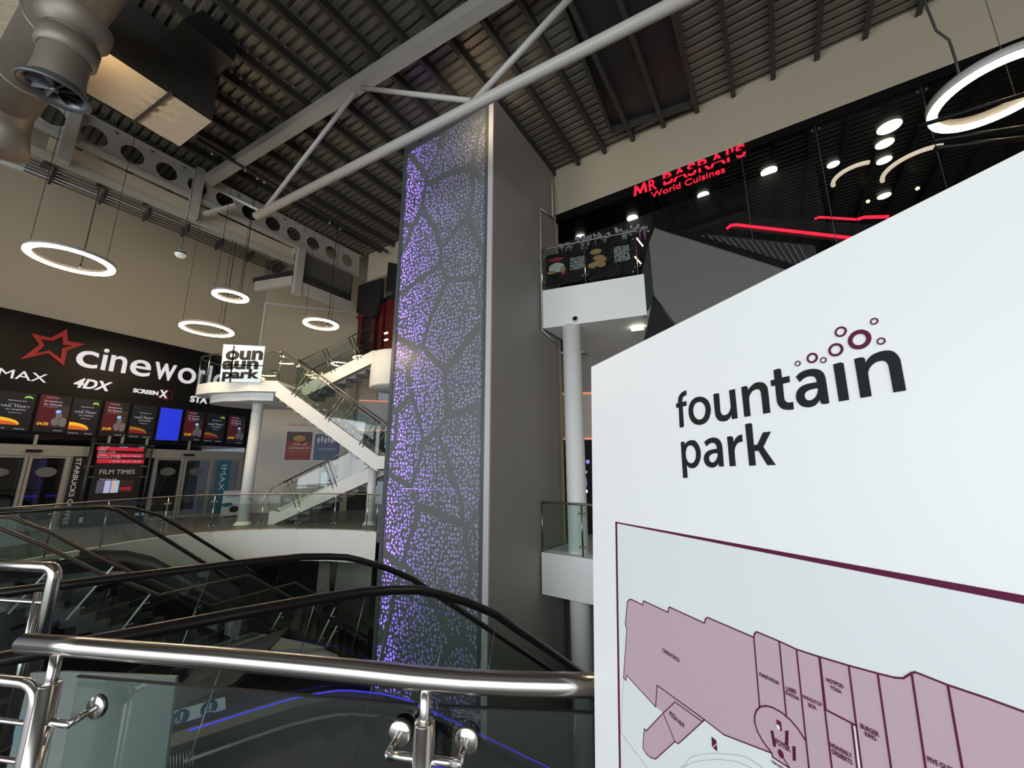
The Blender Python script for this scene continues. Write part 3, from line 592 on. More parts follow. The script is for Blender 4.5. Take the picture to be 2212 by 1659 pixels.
for kind, tl1, tr1, br1, bl1, lab in scr:
    ml = ((tl1[0] + bl1[0]) / 2, (tl1[1] + bl1[1]) / 2); mr_ = ((tr1[0] + br1[0]) / 2, (tr1[1] + br1[1]) / 2)
    mt = ((tl1[0] + tr1[0]) / 2, (tl1[1] + tr1[1]) / 2); mbt = ((br1[0] + bl1[0]) / 2, (br1[1] + bl1[1]) / 2)
    a = SG.hit(*K(*ml), .06)[0]; b = SG.hit(*K(*mr_), .06)[0]; c = SG.hit(*K(*mbt), .06)[1]; d = SG.hit(*K(*mt), .06)[1]
    W_, H_ = b - a, d - c
    o = thing('wall_screen', SG.p((a + b) / 2, c, .03), lab, 'screen', 'screens above the cinema doors')
    obj('screen_body', rectuv(MB(), SG, a - .02, b + .02, c - .02, d + .02, .0, .055), M['blackmat'], o)
    DP = .057
    base = {'m': 'sdark', 's': 'sdark', 'm2': 'sdark', 'b': 'bluescreen'}[kind]
    dsp = obj('display', rectuv(MB(), SG, a, b, c, d, DP, .003), M[base], o)
    dp = DP + .004
    def R_(x0, x1, y0, y1, m, nm='picture_patch'): obj(nm, rectuv(MB(), SG, a + x0 * W_, a + x1 * W_, c + y0 * H_, c + y1 * H_, dp, .002), m, dsp)
    def T_(s, x0, x1, y0, y1, m=M['stext'], off=0.01): obj('screen_text', word(MB(), s, SG, a + x0 * W_, a + x1 * W_, c + y0 * H_, c + y1 * H_, dp + .003, .002, off), m, dsp)
    if kind in ('m', 'm2'):
        ar = MB()
        pts = [(a + (.83 + .12 * math.cos(t)) * W_, c + (.86 + .07 * math.sin(t)) * H_) for t in [math.pi * k / 12 for k in range(13)]] + [(a + (.83 + .08 * math.cos(t)) * W_, c + (.86 + .02 * math.sin(t)) * H_) for t in [math.pi - math.pi * k / 12 for k in range(13)]]
        if kind == 'm' or 'second' in lab: obj('green_arc', ar.prism([SG.p(*q, dp) for q in pts], SG.n * .002), M['sgreen'], dsp)
        T_('FREE SNACK DAY', .3, .8, .76, .79); T_('PROJECT', .35, .65, .67, .69); T_('HAIL MARY', .12, .92, .60, .66, off=.03); T_('IN CINEMAS', .3, .82, .52, .56); T_('MARCH 19', .38, .72, .44, .47)
        hill = [(a, c + .14 * H_), (a, c + .34 * H_)] + [(a + W_ * .75 * k / 10, c + H_ * (.16 + .18 * math.sqrt(max(0, 1 - (k / 10) ** 2)))) for k in range(1, 11)]
        obj('yellow_hill', MB().prism([SG.p(*q, dp) for q in hill], SG.n * .002), M['gold'] if kind == 'm2' else M['syellow'], dsp)
        hill2 = [(a, c + .14 * H_), (a, c + .24 * H_)] + [(a + W_ * .72 * k / 10, c + H_ * (.14 + .11 * math.sqrt(max(0, 1 - (k / 10) ** 2)))) for k in range(1, 11)]
        obj('orange_hill', MB().prism([SG.p(*q, dp + .003) for q in hill2], SG.n * .002), M['posterred'] if kind == 'm2' else M['sorange'], dsp)
        T_('IMAX', .05, .4, .03, .06); T_('cineworld', .62, .9, .03, .06)
    if kind == 's':
        R_(0, .55, .14, 1, M['smaroon']); R_(.55, 1, .14, .75, M['sbrown'])
        T_('CINEWORLD', .18, .6, .92, .95); T_('Screenings', .14, .72, .80, .86); T_('for Schools', .14, .72, .72, .78); T_('from participating sites', .14, .6, .67, .69)
        mb = MB(); ell(mb, SG, a + .66 * W_, c + .56 * H_, .09 * W_, .05 * H_, dp + .002); obj('blue_glow', mb, M['sglow'], dsp)
        mb = MB(); ell(mb, SG, a + .70 * W_, c + .45 * H_, .10 * W_, .09 * H_, dp + .004); ell(mb, SG, a + .86 * W_, c + .28 * H_, .13 * W_, .13 * H_, dp + .004); ell(mb, SG, a + .62 * W_, c + .28 * H_, .14 * W_, .11 * H_, dp + .004)
        obj('figure', mb, M['sfig'], dsp)
        T_('£4.50', .06, .42, .17, .25, M['syellow'], .03); T_('cineworld', .62, .9, .03, .06)
# lobby behind the doors
zd = 2.62
lob = MB().obox(FP.p(uL, 0, -4), FP.eu * (uc - uL), FP.n * .1, UP * 3).obox(FP.p(uL, 2.72, -4), FP.eu * (uc - uL), FP.n * 4, UP * .1)
struct('wall_lobby', lob, M['dark'])
# door frames
dfp = Plane(FP.o + FP.n * .04, FP.eu); dfp.n = FP.n
def ux(x, y=660): return FP.hit(*K(x, y))[0]
H0 = FP.hit(*K(400, 560))[1]; H1 = FP.hit(*K(400, 650))[1]
def doorset(name, label, us, stiles, mirror):
    d_ = struct(name, MB().obox(FP.p(us[0], H1, -.02), FP.eu * (us[1] - us[0]), UP * (H0 - H1), FP.n * .14), M['alu'])
    for s0, s1 in stiles: obj('door_stile', MB().obox(FP.p(s0, 0, 0), FP.eu * (s1 - s0), UP * H1, FP.n * .10), M['alu'], d_)
    us_ = sorted(stiles)
    for i in range(len(us_) - 1):
        a, b = us_[i][1], us_[i + 1][0]
        if b - a < .15: continue
        obj('door_rail', MB().obox(FP.p(a, 0.02, 0), FP.eu * (b - a), UP * .12, FP.n * .08).obox(FP.p(a, H1 - .07, 0), FP.eu * (b - a), UP * .07, FP.n * .08), M['alu'], d_)
        dg_ = obj('door_glass', MB().obox(FP.p(a, .1, .02), FP.eu * (b - a), UP * (H1 - .15), FP.n * .015), M['glassdark'], d_)
        if i in mirror:
            mb = MB(); P2 = Plane(FP.o + FP.n * .04, FP.eu); P2.n = FP.n; ell(mb, P2, (a + b) / 2, 1.72, (b - a) * .32, .15); obj('oval_sticker', mb, M['oval'], d_)
    return d_
d1 = doorset('door_1', '', (uL, ux(785, 600)), [(ux(-420), ux(-390)), (ux(208), ux(236)), (ux(244), ux(275)), (ux(560), ux(600)), (ux(605), ux(628))], (0, 2))
obj('door_sensor', MB().obox(FP.p(ux(205, 615), H1 + .1, .14), FP.eu * (ux(340, 615) - ux(205, 615)), UP * .07, FP.n * .06), M['black'], d1)
d2 = doorset('door_2', '', (ux(1235, 620), ux(2072, 640)), [(ux(1316), ux(1346)), (ux(1550), ux(1568)), (ux(1573), ux(1594)), (ux(1790), ux(1818)), (ux(2040), ux(2072))], (0, 2))
obj('door_sensor', MB().obox(FP.p(ux(1545, 665), H1 + .1, .14), FP.eu * (ux(1632, 665) - ux(1545, 665)), UP * .07, FP.n * .06), M['black'], d2)
struct('trim_6', MB().obox(FP.p(ux(2078), 0, .0), FP.eu * .12, UP * 4.3, FP.n * .2), M['alu'])
# droppers between screens and door head
for x in (290, 915, 1028, 1240, 1605):
    q = FP.hit(*K(x, 520))[0]; obj('support_post', MB().obox(FP.p(q - .035, H0, .11), FP.eu * .07, UP * (SG.hit(*K(x, 470))[1] - H0), FP.n * .05), M['alu'], label='short aluminium post between door frame and cinema screens', cat='post', group='short posts over the doors')
# lobby lights
def led(x0, y0, x1, y1, d=-1.5):
    mb = MB(); mb.bar(FP.P(*K(x0, y0), d), FP.P(*K(x1, y1), d), .06, .05); return mb
obj('blue_light_line', led(205, 997, 315, 993), M['blueled'], label='short blue light line low behind the left cinema door', cat='light')
obj('blue_light_line', led(390, 992, 495, 990), M['blueled'], label='blue light line right of the short one, behind the left cinema door', cat='light')
obj('blue_light_column', MB().bar(FP.P(*K(1338, 740), -.3), FP.P(*K(1275, 1110), -.3), .04, .04), M['blueled'], label='upright blue light beside the frame of the right cinema door', cat='light')
obj('glowing_display', MB().obox(FP.P(*K(955, 1220), -.2), FP.eu * .5, UP * .4, FP.n * .05), M['blueled'], label='small glowing blue panel low behind the balustrade', cat='light')
obj('ceiling_light', MB().cbox(FP.P(*K(320, 664), -1.0), .12, .12, .05), M['warm'], label='tiny warm ceiling light behind the left cinema door', cat='light')
# banners
def banner(name, label, x0, x1, y0, ybot, m, text, tx0, tx1, ty0, ty1, tm, cat='banner'):
    P2 = Plane(FP.o + FP.n * .12, FP.eu); P2.n = FP.n
    a, b = P2.hit(*K(x0, y0))[0], P2.hit(*K(x1, y0))[0]; tp = P2.hit(*K((x0 + x1) / 2, y0))[1]; bt = .12
    o = thing(name, P2.p((a + b) / 2, bt), label, cat)
    obj('banner_board', MB().obox(P2.p(a, bt, 0), P2.eu * (b - a), UP * (tp - bt), P2.n * .03), m, o)
    t0, t1 = P2.hit(*K(tx0, ty0), .03), P2.hit(*K(tx1, ty0), .03); w1 = t0[1]; w0 = P2.hit(*K(*ty1), .03)[1]
    obj('banner_lettering', word(MB(), text, P2, t0[0], t1[0], w0, w1, .032, .004, .01, rot=True), tm, o)
banner('vertical_banner', 'tall black banner with white coffee shop lettering reading downwards beside left doors', 628, 765, 655, 0, M['blackmat'], 'STARBUCKS COFFEE', 655, 700, 672, (560, 1235), M['whiteprint'])
banner('vertical_banner', 'tall teal banner with white downward lettering right of the second doors', 1876, 1972, 692, 0, M['teal'], 'IMAX', 1892, 1938, 728, (1870, 950), M['whiteprint'])
# film times kiosk
KP = Plane(FP.o + FP.n * .35, FP.eu); KP.n = FP.n
def ku(x, y): return KP.hit(*K(x, y))
kk = thing('film_times_board', KP.p(ku(1000, 800)[0], 0), 'tall dark film times board with red listings between the cinema doors', 'information board')
a, b = ku(795, 800)[0], ku(1215, 800)[0]; t = ku(1030, 560)[1]
obj('board_back', MB().obox(KP.p(a, .0, -.04), KP.eu * (b - a), UP * t, KP.n * .04), M['blackmat'], kk)
obj('frame_pole', MB().cyl(KP.p(ku(740, 800)[0], 0), KP.p(ku(740, 800)[0], t + .2), .05), M['dark'], kk)
obj('frame_pole', MB().cyl(KP.p(ku(1260, 800)[0], 0), KP.p(ku(1260, 800)[0], t + .05), .03), M['dark'], kk)
obj('cross_bar', MB().bar(KP.p(ku(730, 740)[0], t + .03), KP.p(ku(1290, 740)[0], t + .03), .05, .05), M['dark'], kk)
for yy in (738, 828): obj('side_bracket', MB().bar(KP.P(*K(715, yy)), KP.P(*K(800, yy + 5)), .04, .05).bar(KP.P(*K(1190, yy)), KP.P(*K(1262, yy + 5)), .04, .05), M['darksteel'], kk)
for (y0, y1) in [(578, 608), (630, 662), (680, 714)]:
    w0, w1 = ku(1035, y1)[1], ku(1035, y0)[1]; obj('listing_row', MB().obox(KP.p(ku(830, y0)[0], w0, 0), KP.eu * (ku(1228, y0)[0] - ku(830, y0)[0]), UP * (w1 - w0), KP.n * .01), M['sred'], kk)
for (s, y0, y1, xs) in [('Arco 16:30', 568, 582, (860, 930)), ('16:20 18:40', 570, 584, (1020, 1090)), ('12:50', 572, 586, (1190, 1230)), ('KIDS x 6:50', 610, 625, (840, 985)), ('HOPPERS', 588, 602, (850, 910)), ('HOPPERS', 638, 652, (845, 910)), ('15:40 18:10 20:20', 645, 660, (950, 1200)), ('Reminders 13:00', 658, 672, (830, 1030)), ('x 8:50 16:10 19:40', 690, 706, (930, 1200))]:
    mb = MB(); word(mb, s, KP, ku(xs[0], y0)[0], ku(xs[1], y0)[0], ku((xs[0] + xs[1]) / 2, y1)[1], ku((xs[0] + xs[1]) / 2, y0)[1], .012, .003); obj('listing_text', mb, M['stext'], kk)
mb = MB(); wordpx(mb, 'FILM TIMES', KP, K(850, 788), K(1150, 788), K(1000, 805), K(1000, 768), d=.004, off=.03); obj('title_lettering', mb, M['whiteprint'], kk)
cols = [(822, 888, mat('tint_slate', (.12, .12, .18), .4, emit=.15)), (888, 935, mat('tint_lilac', (.5, .5, .8), .4, emit=.35)), (935, 950, mat('tint_blue', (.2, .3, .8), .4, emit=.3)), (950, 985, mat('tint_peach', (.7, .5, .4), .4, emit=.35)), (985, 1012, mat('tint_sky', (.3, .6, .8), .4, emit=.35)), (1012, 1130, M['sbrown'])]
for x0, x1, m in cols:
    w0, w1 = ku(980, 965)[1], ku(980, 860)[1]; a2, b2 = ku(x0, 910)[0], ku(x1, 910)[0]
    obj('price_column', MB().obox(KP.p(a2, w0, .0), KP.eu * (b2 - a2), UP * (w1 - w0), KP.n * .012), m, kk)
mb = MB(); wordpx(mb, 'Ticket Price Card', KP, K(845, 850), K(995, 850), K(920, 858), K(920, 843), d=.004); obj('screen_text', mb, M['stext'], kk)
mb = MB(); wordpx(mb, 'HOPPERS', KP, K(1020, 930), K(1118, 930), K(1070, 942), K(1070, 918), d=.014, off=.03); obj('screen_text', mb, M['sred'], kk)
# poster stand
q0 = FP.P(*K(1895, 1150), .9); PS = Plane(FP.P(*K(1960, 1160), 1.0), FP.eu); PS.n = FP.n
a, b = PS.hit(*K(1900, 1050))[0], PS.hit(*K(2055, 1050))[0]; w0, w1 = PS.hit(*K(1970, 1160))[1], PS.hit(*K(1970, 948))[1]
o = thing('poster_stand', PS.p((a + b) / 2, w0), 'white standing poster board with teal print left of the white column', 'poster stand')
obj('board', MB().obox(PS.p(a, w0), PS.eu * (b - a), UP * (w1 - w0), -PS.n * .04), M['whiteprint'], o)
obj('foot', MB().obox(PS.p(a, w0 - .12, -.2), PS.eu * .06, UP * .13, PS.n * .3).obox(PS.p(b - .06, w0 - .12, -.2), PS.eu * .06, UP * .13, PS.n * .3), M['alu'], o)
mb = MB(); word(mb, 'TODAY', PS, a + .05, b - .05, w1 - .26, w1 - .14, .002, .003, .02); obj('poster_lettering', mb, M['teal'], o)
mb = MB(); ell(mb, PS, a + .25 * (b - a), w0 + .45 * (w1 - w0), .3 * (b - a), .08, .002); obj('teal_patch', mb, M['teal'], o)
mb = MB(); ell(mb, PS, a + .65 * (b - a), w0 + .25 * (w1 - w0), .26 * (b - a), .12, .004); obj('dark_patch', mb, M['dark'], o)
# shelving / menu tower to the right of the sign board, with the letter C
SH = Plane(FP.o + FP.n * .25, FP.eu); SH.n = FP.n
def C2(x, y): return (400 + x / 3.457, 700 + y / 3.457)
a, b = SH.hit(*C2(560, 800))[0], SH.hit(*C2(715, 800))[0]
o = thing('display_tower', SH.p((a + b) / 2, 0), 'dark framed window tower with a white letter C behind the white column', 'window tower')
tp = SH.hit(*C2(650, 640))[1]
obj('tower_back', MB().obox(SH.p(a - .2, 0, -.1), SH.eu * (b - a + .2), UP * tp, SH.n * .05), M['black'], o)
obj('upright', MB().obox(SH.p(b - .02, 0, -.1), SH.eu * .14, UP * (tp + .05), SH.n * .16), M['alu'], o)
for y in (640, 715, 768, 885, 1020): 
    w_ = SH.hit(*C2(650, y))[1]; obj('shelf_bar', MB().obox(SH.p(a - .2, w_ - .05, -.08), SH.eu * (b - a + .2), UP * (.08 if y != 1020 else .1), SH.n * .12), M['alu'] if y == 1020 else M['darksteel'], o)
mb = MB(); wordpx(mb, 'C', SH, C2(653, 820), C2(695, 820), C2(670, 860), C2(675, 785), d=.0, depth=.03, off=.04); obj('white_letter', mb, M['letter'], o)
mb = MB(); ell(mb, SH, SH.hit(*C2(575, 1120))[0], SH.hit(*C2(575, 1120))[1], .3, .13, .01); obj('oval_sticker', mb, M['oval'], o)

# ================================================================== BACK WALL POSTERS
def E5(x, y): return (560 + x / 4.88, 820 + y / 4.88)
BP = Plane(BW.o + BW.n * .015, BW.eu); BP.n = BW.n
def poster(name, label, l, r, t, b, m, frame=M['whiteprint']):
    a, c = BP.hit(*E5(l, (t + b) / 2))[0], BP.hit(*E5(r, (t + b) / 2))[0]; w1, w0 = BP.hit(*E5((l + r) / 2, t))[1], BP.hit(*E5((l + r) / 2, b))[1]
    o = thing(name, BP.p((a + c) / 2, w0), label, 'poster')
    obj('poster_edge', MB().obox(BP.p(a - .05, w0 - .05), BP.eu * (c - a + .1), UP * (w1 - w0 + .1), BP.n * .02), frame, o)
    obj('poster_sheet', MB().obox(BP.p(a, w0, .02), BP.eu * (c - a), UP * (w1 - w0), BP.n * .004), m, o)
    return o, a, c, w0, w1
o, a, c, w0, w1 = poster('wall_poster', 'red restaurant poster with a golden picture under the white stair', 280, 553, 550, 848, M['posterred'])
W_, H_ = c - a, w1 - w0
obj('picture_area', MB().obox(BP.p(a, w1 - .36 * H_, .025), BP.eu * W_, UP * (.36 * H_), BP.n * .002), M['sbrown'], o)
mb = MB(); ell(mb, BP, a + .5 * W_, w1 - .24 * H_, .24 * W_, .11 * H_, .028); obj('golden_dish', mb, M['gold'], o)
for s, x0, x1, y0, y1 in [('15% off', .27, .82, .50, .60), ('Cineworld', .12, .92, .38, .48), ('Present your ticket', .08, .92, .27, .33), ('Monday      Thursday', .08, .92, .18, .23)]:
    obj('poster_lettering', word(MB(), s, BP, a + x0 * W_, a + x1 * W_, w0 + y0 * H_, w0 + y1 * H_, .028, .003, .02), M['cream'] if y0 > .35 else M['gold'], o)
o, a, c, w0, w1 = poster('wall_poster', 'faded blue poster to the right of the red one under the stair', 578, 850, 575, 850, M['posterblue'])
W_, H_ = c - a, w1 - w0
mb = MB()
for k in range(7): ell(mb, BP, a + (.15 + .13 * k) * W_, w0 + (.75 + .05 * (k % 2)) * H_, .05 * W_, .12 * H_, .026, n=10)
obj('pale_figures', mb, M['whiteprint'], o)
obj('poster_lettering', word(MB(), 'THE SHOW', BP, a + .15 * W_, a + .85 * W_, w0 + .38 * H_, w0 + .46 * H_, .028, .003), M['whiteprint'], o)
mb = MB(); wordpx(mb, '·4!', BP, E5(728, 440), E5(832, 440), E5(790, 465), E5(790, 408), d=.01, off=.04); obj('wall_lettering', mb, M['letter'], label='small white figures on the wall above the blue poster', cat='lettering')
mb = MB(); wordpx(mb, 'THIS AREA', BP, E5(300, 475), E5(520, 475), E5(410, 487), E5(410, 465), d=.004); obj('wall_lettering', mb, mat('faded_red_print', (.45, .28, .25), .6), label='faint reddish lettering on the wall above the red poster', cat='lettering')
a, c = BP.hit(*E5(632, 980))[0], BP.hit(*E5(815, 980))[0]; w1, w0 = BP.hit(*E5(720, 900))[1], BP.hit(*E5(720, 1120))[1]
o = thing('info_screen', BP.p((a + c) / 2, w0), 'dark information screen with pale green panel below the posters', 'screen')
obj('screen_body', MB().obox(BP.p(a, w0), BP.eu * (c - a), UP * (w1 - w0), BP.n * .06), M['dark'], o)
obj('green_panel', MB().obox(BP.p(a + .1, w0 + .03, .06), BP.eu * (c - a) * .35, UP * (w1 - w0) * .62, BP.n * .004), mat('pale_green_display', (.35, .5, .46), .4, emit=.12), o)
obj('screen_text', word(MB(), 'welcome', BP, a + .1, c - .1, w1 - .2, w1 - .1, .06, .004), M['oval'], o)
# dark opening under stair, grey pilaster, cream wall parts on the back wall
dA, dB = BW.hit(668, 1100), BW.hit(800, 1062)
struct('door_3', MB().obox(BW.p(dA[0], 0, .009), BW.eu * (dB[0] - dA[0]), UP * dB[1], BW.n * .02), M['blackmat'])
pc = BW.hit(*E5(965, 300))[0]
obj('grey_pilaster', MB().obox(BW.p(pc - .1, 0, .02), BW.eu * .28, UP * 6.5, BW.n * .25), M['wall'], label='grey square pilaster behind the upper stair flight', cat='pilaster')
pu0 = BW.hit(*E5(1050, 300))[0]
pw1, pw0 = BW.hit(*E5(1180, 235))[1], BW.hit(*E5(1180, 545))[1]
o = thing('lit_wall_panel', BW.p(pu0, pw0), 'white wall panel with orange lit edges seen beside the lift shaft', 'wall panel')
obj('panel', MB().obox(BW.p(pu0, pw0, .3), BW.eu * 3, UP * (pw1 - pw0), BW.n * .05), M['whiteprint'], o)
for w_ in (pw1 - .03, pw0 - .02): obj('orange_strip', MB().obox(BW.p(pu0, w_, .34), BW.eu * 3, UP * .05, BW.n * .04), M['orange'], o)
obj('dark_shopfront', MB().obox(BW.p(pu0 - .1, 2.3, .25), BW.eu * 3.2, UP * (pw0 - 2.3), BW.n * .03), M['blackmat'], label='dark shop window below the white panel beside the lift shaft', cat='window')

# ================================================================== UPPER RESTAURANT BEHIND LEFT OF SHAFT
def C5(x, y): return (540 + x / 5.185, 440 + y / 5.185)
mb = MB().prism([RW.P(*C5(*q)) for q in [(1250, 930), (1505, 850), (1500, 1050), (1440, 1255), (1380, 1280), (1225, 1235)]], RW.n * .15)
obj('black_hanging_board', mb, M['blackmat'], label='black board hanging over the upper doorway left of the shaft', cat='board')
obj('black_board', MB().prism([RW.P(*C5(*q), .05) for q in [(1560, 660), (1700, 690), (1700, 990), (1530, 985)]], RW.n * .05), M['blackmat'], label='narrow black board high up at the edge of the lift shaft', cat='board')
rf = thing('red_doorway', RW.P(*C5(1300, 1640)), 'dark red framed upper doorway at the top of the stair', 'doorway')
obj('dark_opening', MB().prism([RW.P(*C5(*q), -.25) for q in [(1215, 1225), (1700, 950), (1700, 1700), (1190, 1700)]], -RW.n * .05), M['dark'], rf)
for x0, x1 in ((1215, 1240), (1350, 1385), (1430, 1475), (1500, 1590)):
    a = RW.hit(*C5(x0, 1350))[0]; b = RW.hit(*C5(x1, 1350))[0]
    obj('red_post', MB().obox(RW.p(a, 6.2, -.15), RW.eu * (b - a), UP * 2.1, RW.n * .1), M['darkred'], rf)
obj('red_head', MB().obox(RW.P(*C5(1215, 1300), -.12), RW.eu * 1.6, UP * .14, RW.n * .1), M['darkred'], rf)
for y in (1465, 1540): 
    q = RW.P(*C5(1510, y), .3); obj('wall_light', MB().obox(q, RW.eu * .18, UP * .06, RW.n * .04), M['warm'], rf)

# ================================================================== GLASS BALUSTRADE ON CINEMA FLOOR
def railing(name, label, path, h, post_idx, posts_mat=M['steel'], glassm=M['glass'], rr=.022, pr=.016, group=None, tilt=None, gap=.02, spigots=True):
    c = path[len(path) // 2]
    o = thing(name, c, label, 'balustrade', group)
    up = UP * h
    obj('handrail', MB().tube([p + up for p in path], rr, 10), M['darksteel'] if rr < .03 else M['steel'], o)
    for i in range(len(post_idx)):
        p = path[post_idx[i]]; q = p + up
        if tilt is not None: p = p - tilt
        po_ = obj('post', MB().cyl(p, q, pr, 10), posts_mat, o)
        if spigots:
            d = (path[min(post_idx[i] + 1, len(path) - 1)] - path[max(post_idx[i] - 1, 0)]).normalized()
            for s_ in (-1, 1):
                for f_ in (.18, .82):
                    obj('glass_clamp', MB().sphere(p + (q - p) * f_ + d * .06 * s_, .024, 8, 6), posts_mat, po_)
    for i in range(len(post_idx) - 1):
        seg = path[post_idx[i]:post_idx[i + 1] + 1]
        lens = [p + UP * .06 for p in seg]; tops = [p + up - UP * .05 for p in seg]; n = len(seg)
        obj('glass_pane', MB().add(lens + tops, [(k, k + 1, n + k + 1, n + k) for k in range(n - 1)]), glassm, o)
    return o
def resample(path, m):
    L_ = [0]
    for i in range(len(path) - 1): L_.append(L_[-1] + (path[i + 1] - path[i]).length)
    out = []
    for k in range(m):
        t = L_[-1] * k / (m - 1); i = 0
        while i < len(path) - 2 and L_[i + 1] < t: i += 1
        f_ = (t - L_[i]) / (L_[i + 1] - L_[i]); out.append(path[i].lerp(path[i + 1], f_))
    return out
cpath = resample([p + (p * -.004) for p in edge], 41)
xs = [812, 792, 720, 640, 561, 455, 350, 215, 95]
def nearest(path, x):
    def proj(p):
        q = p - EYE; return 1106 + F * q.x / (q.y * CT + q.z * ST)
    return min(range(len(path)), key=lambda i: abs(proj(path[i]) - x))
fine = resample(cpath, 241); idx = sorted(set(nearest(fine, x) for x in xs)) 
idx = idx + [i for i in (212, 240) if i > idx[-1] + 8]
railing('curved_balustrade', 'long curved glass balustrade with steel rail along the white cinema floor edge', fine, 1.06, idx)

# ================================================================== WHITE STAIR
stair = thing('zigzag_stair', (-7, 13.8, 0), 'white zigzag steel stair with glass sides and a rounded landing', 'stair')
LW = M['fascia']
def flight(x0, z0, x1, z1, yf, yb, nm='flight'):
    """stringers + sawtooth steps between two levels, running along x"""
    n = max(6, int(abs(z1 - z0) / .18)); d = V3((x1 - x0, 0, z1 - z0)); nrm = V3((-(z1 - z0), 0, x1 - x0)).normalized()
    if nrm.z < 0: nrm = -nrm
    for y in (yf, yb): 
        obj('stringer', MB().prism([V3((x0, y, z0)) , V3((x1, y, z1)), V3((x1, y, z1)) - UP * .48, V3((x0, y, z0)) - UP * .48], (0, .06, 0)), LW, stair)
    st = MB()
    for i in range(n):
        a = i / n; b = (i + 1) / n; zt_ = max(z0 + (z1 - z0) * a, z0 + (z1 - z0) * b) - .10; zb2 = min(z0 + (z1 - z0) * a, z0 + (z1 - z0) * b) - .46
        st.obox((x0 + (x1 - x0) * a, yf + .28, zb2), ((x1 - x0) / n, 0, 0), (0, yb - yf - .28, 0), (0, 0, zt_ - zb2 - .02))
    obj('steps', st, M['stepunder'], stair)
def side_glass(x0, z0, x1, z1, y, h=1.0, npost=3, double=True, ends=(0, 1)):
    d = V3((x1 - x0, 0, z1 - z0)).normalized(); up = V3((-d.z, 0, d.x)); up = up if up.z > 0 else -up
    a = V3((x0, y, z0)); b = V3((x1, y, z1))
    obj('handrail', MB().tube([a + UP * h, b + UP * h], .025, 10), M['darksteel'], stair)
    obj('stair_glass', MB().add([a + UP * .03, b + UP * .03, b + UP * (h - .12), a + UP * (h - .12)], [(0, 1, 2, 3)]), M['glass'], stair)
    for k in range(npost):
        f_ = (k + .5) / npost; p = a.lerp(b, f_) ; q = p + up * (h * d.x if d.x > 0 else -h * d.x) 
        q = p + up * (h * abs(d.x))
        for s_ in ((-.07, .07) if double else (0,)):
            obj('post', MB().cyl(p + d * s_ - UP * .1, q + d * s_, .016, 8), M['darksteel'], stair)
        for f2 in (.25, .8): obj('glass_clamp', MB().sphere(p.lerp(q, f2) + d * .14, .026, 8, 6).sphere(p.lerp(q, f2) - d * .14, .026, 8, 6), M['darksteel'], stair)
ZL, ZM, ZT = 4.66, 2.12, 6.35
YF = 13.0
def xat(x, y, yy): return YY(x, y, yy).x
xa, xb = xat(597, 833, YF), xat(817, 985, YF)
flight(xa, ZL - .02, xb, YY(817, 985, YF).z, YF, YF + 1.15)
side_glass(xa, ZL, xb, YY(817, 985, YF).z, YF, 1.05, 3); side_glass(xa, ZL, xb, YY(817, 985, YF).z, YF + 1.15, 1.05, 3)
# mid landing
zm = YY(817, 985, YF).z
obj('mid_landing', MB().obox((xb, YF, zm - .4), (1.1, 0, 0), (0, 2.4, 0), (0, 0, .4)), LW, stair)
# lower flight
g0 = YY(572, 1136, 14.1); g1 = YY(775, 1012, 14.1)
flight(g0.x, .38, xb + .1, zm, 14.25, 15.3)
side_glass(g0.x + .35, .35, xb, zm, 14.25, 1.0, 3)
gb = [V3((g0.x + .3, 14.25, 1.32)), V3((g0.x + .02, 14.25, 1.2)), V3((g0.x - .12, 14.25, .9)), V3((g0.x + .0, 14.25, .5)), V3((g0.x + .35, 14.25, .42))]
obj('rail_loop', MB().tube(gb, .022, 8), M['darksteel'], stair)
# upper flight
t0, t1 = YY(632, 862, 14.4), YY(806, 757, 14.4)
flight(t0.x, ZL, t1.x, t1.z, 14.4, 15.5)
side_glass(t0.x, ZL, t1.x, t1.z, 14.4, 1.0, 3); side_glass(t0.x, ZL, t1.x, t1.z, 15.5, 1.0, 3)
# top platform and rounded soffit
obj('top_platform', MB().prism([V3((t1.x, 14.4, t1.z - .38)), V3((-1.5, 14.4, t1.z - .38)), V3((-2.5, 16, t1.z - .38)), V3((t1.x - .6, 16.2, t1.z - .38))], (0, 0, .38)), LW, stair)
rs = YY(830, 845, 14.6)
obj('rounded_bay', MB().lathe((rs.x + .45, 15.0, 4.75), [(0, 0), (1.05, 0), (1.1, .05), (1.1, 1.3)], n=40), M['fascia'], stair, 'rounded white bay under the top platform')
# landing (rounded)
lo = [V3((xa + .05, YF, 0)), V3((-8.6, 12.86, 0))] + [V3((p.x, p.y, 0)) for p in [Z(500, 824, ZL), Z(462, 825, ZL), Z(440, 828, ZL), Z(425, 831, ZL)]] + [V3((-11.1, 13.9, 0)), V3((-11.0, 14.6, 0)), V3((-10.4, 15.3, 0)), V3((-9.4, 15.6, 0)), V3((xa + .05, 15.6, 0))]
lo = [lo[0], lo[1]] + resample(lo[1:-1], 22)[1:] + [lo[-1]]
obj('landing', MB().prism([p + UP * (ZL - .36) for p in lo], (0, 0, .36)), LW, stair, 'rounded white landing')
inn = [V3((-8.9, 14.2, 0)) + (p - V3((-8.9, 14.2, 0))) * .78 for p in lo]
obj('landing_soffit', MB().prism([p + UP * (ZL - .62) for p in inn], (0, 0, .28)), LW, stair)
path = [p + UP * ZL for p in lo[:-1]]; H = .98
obj('landing_rail', MB().tube([p + UP * H for p in path], .026, 10), M['darksteel'], stair)
n = len(path)
pid = [0, 4, 8, 11, 15, 19, n - 1]
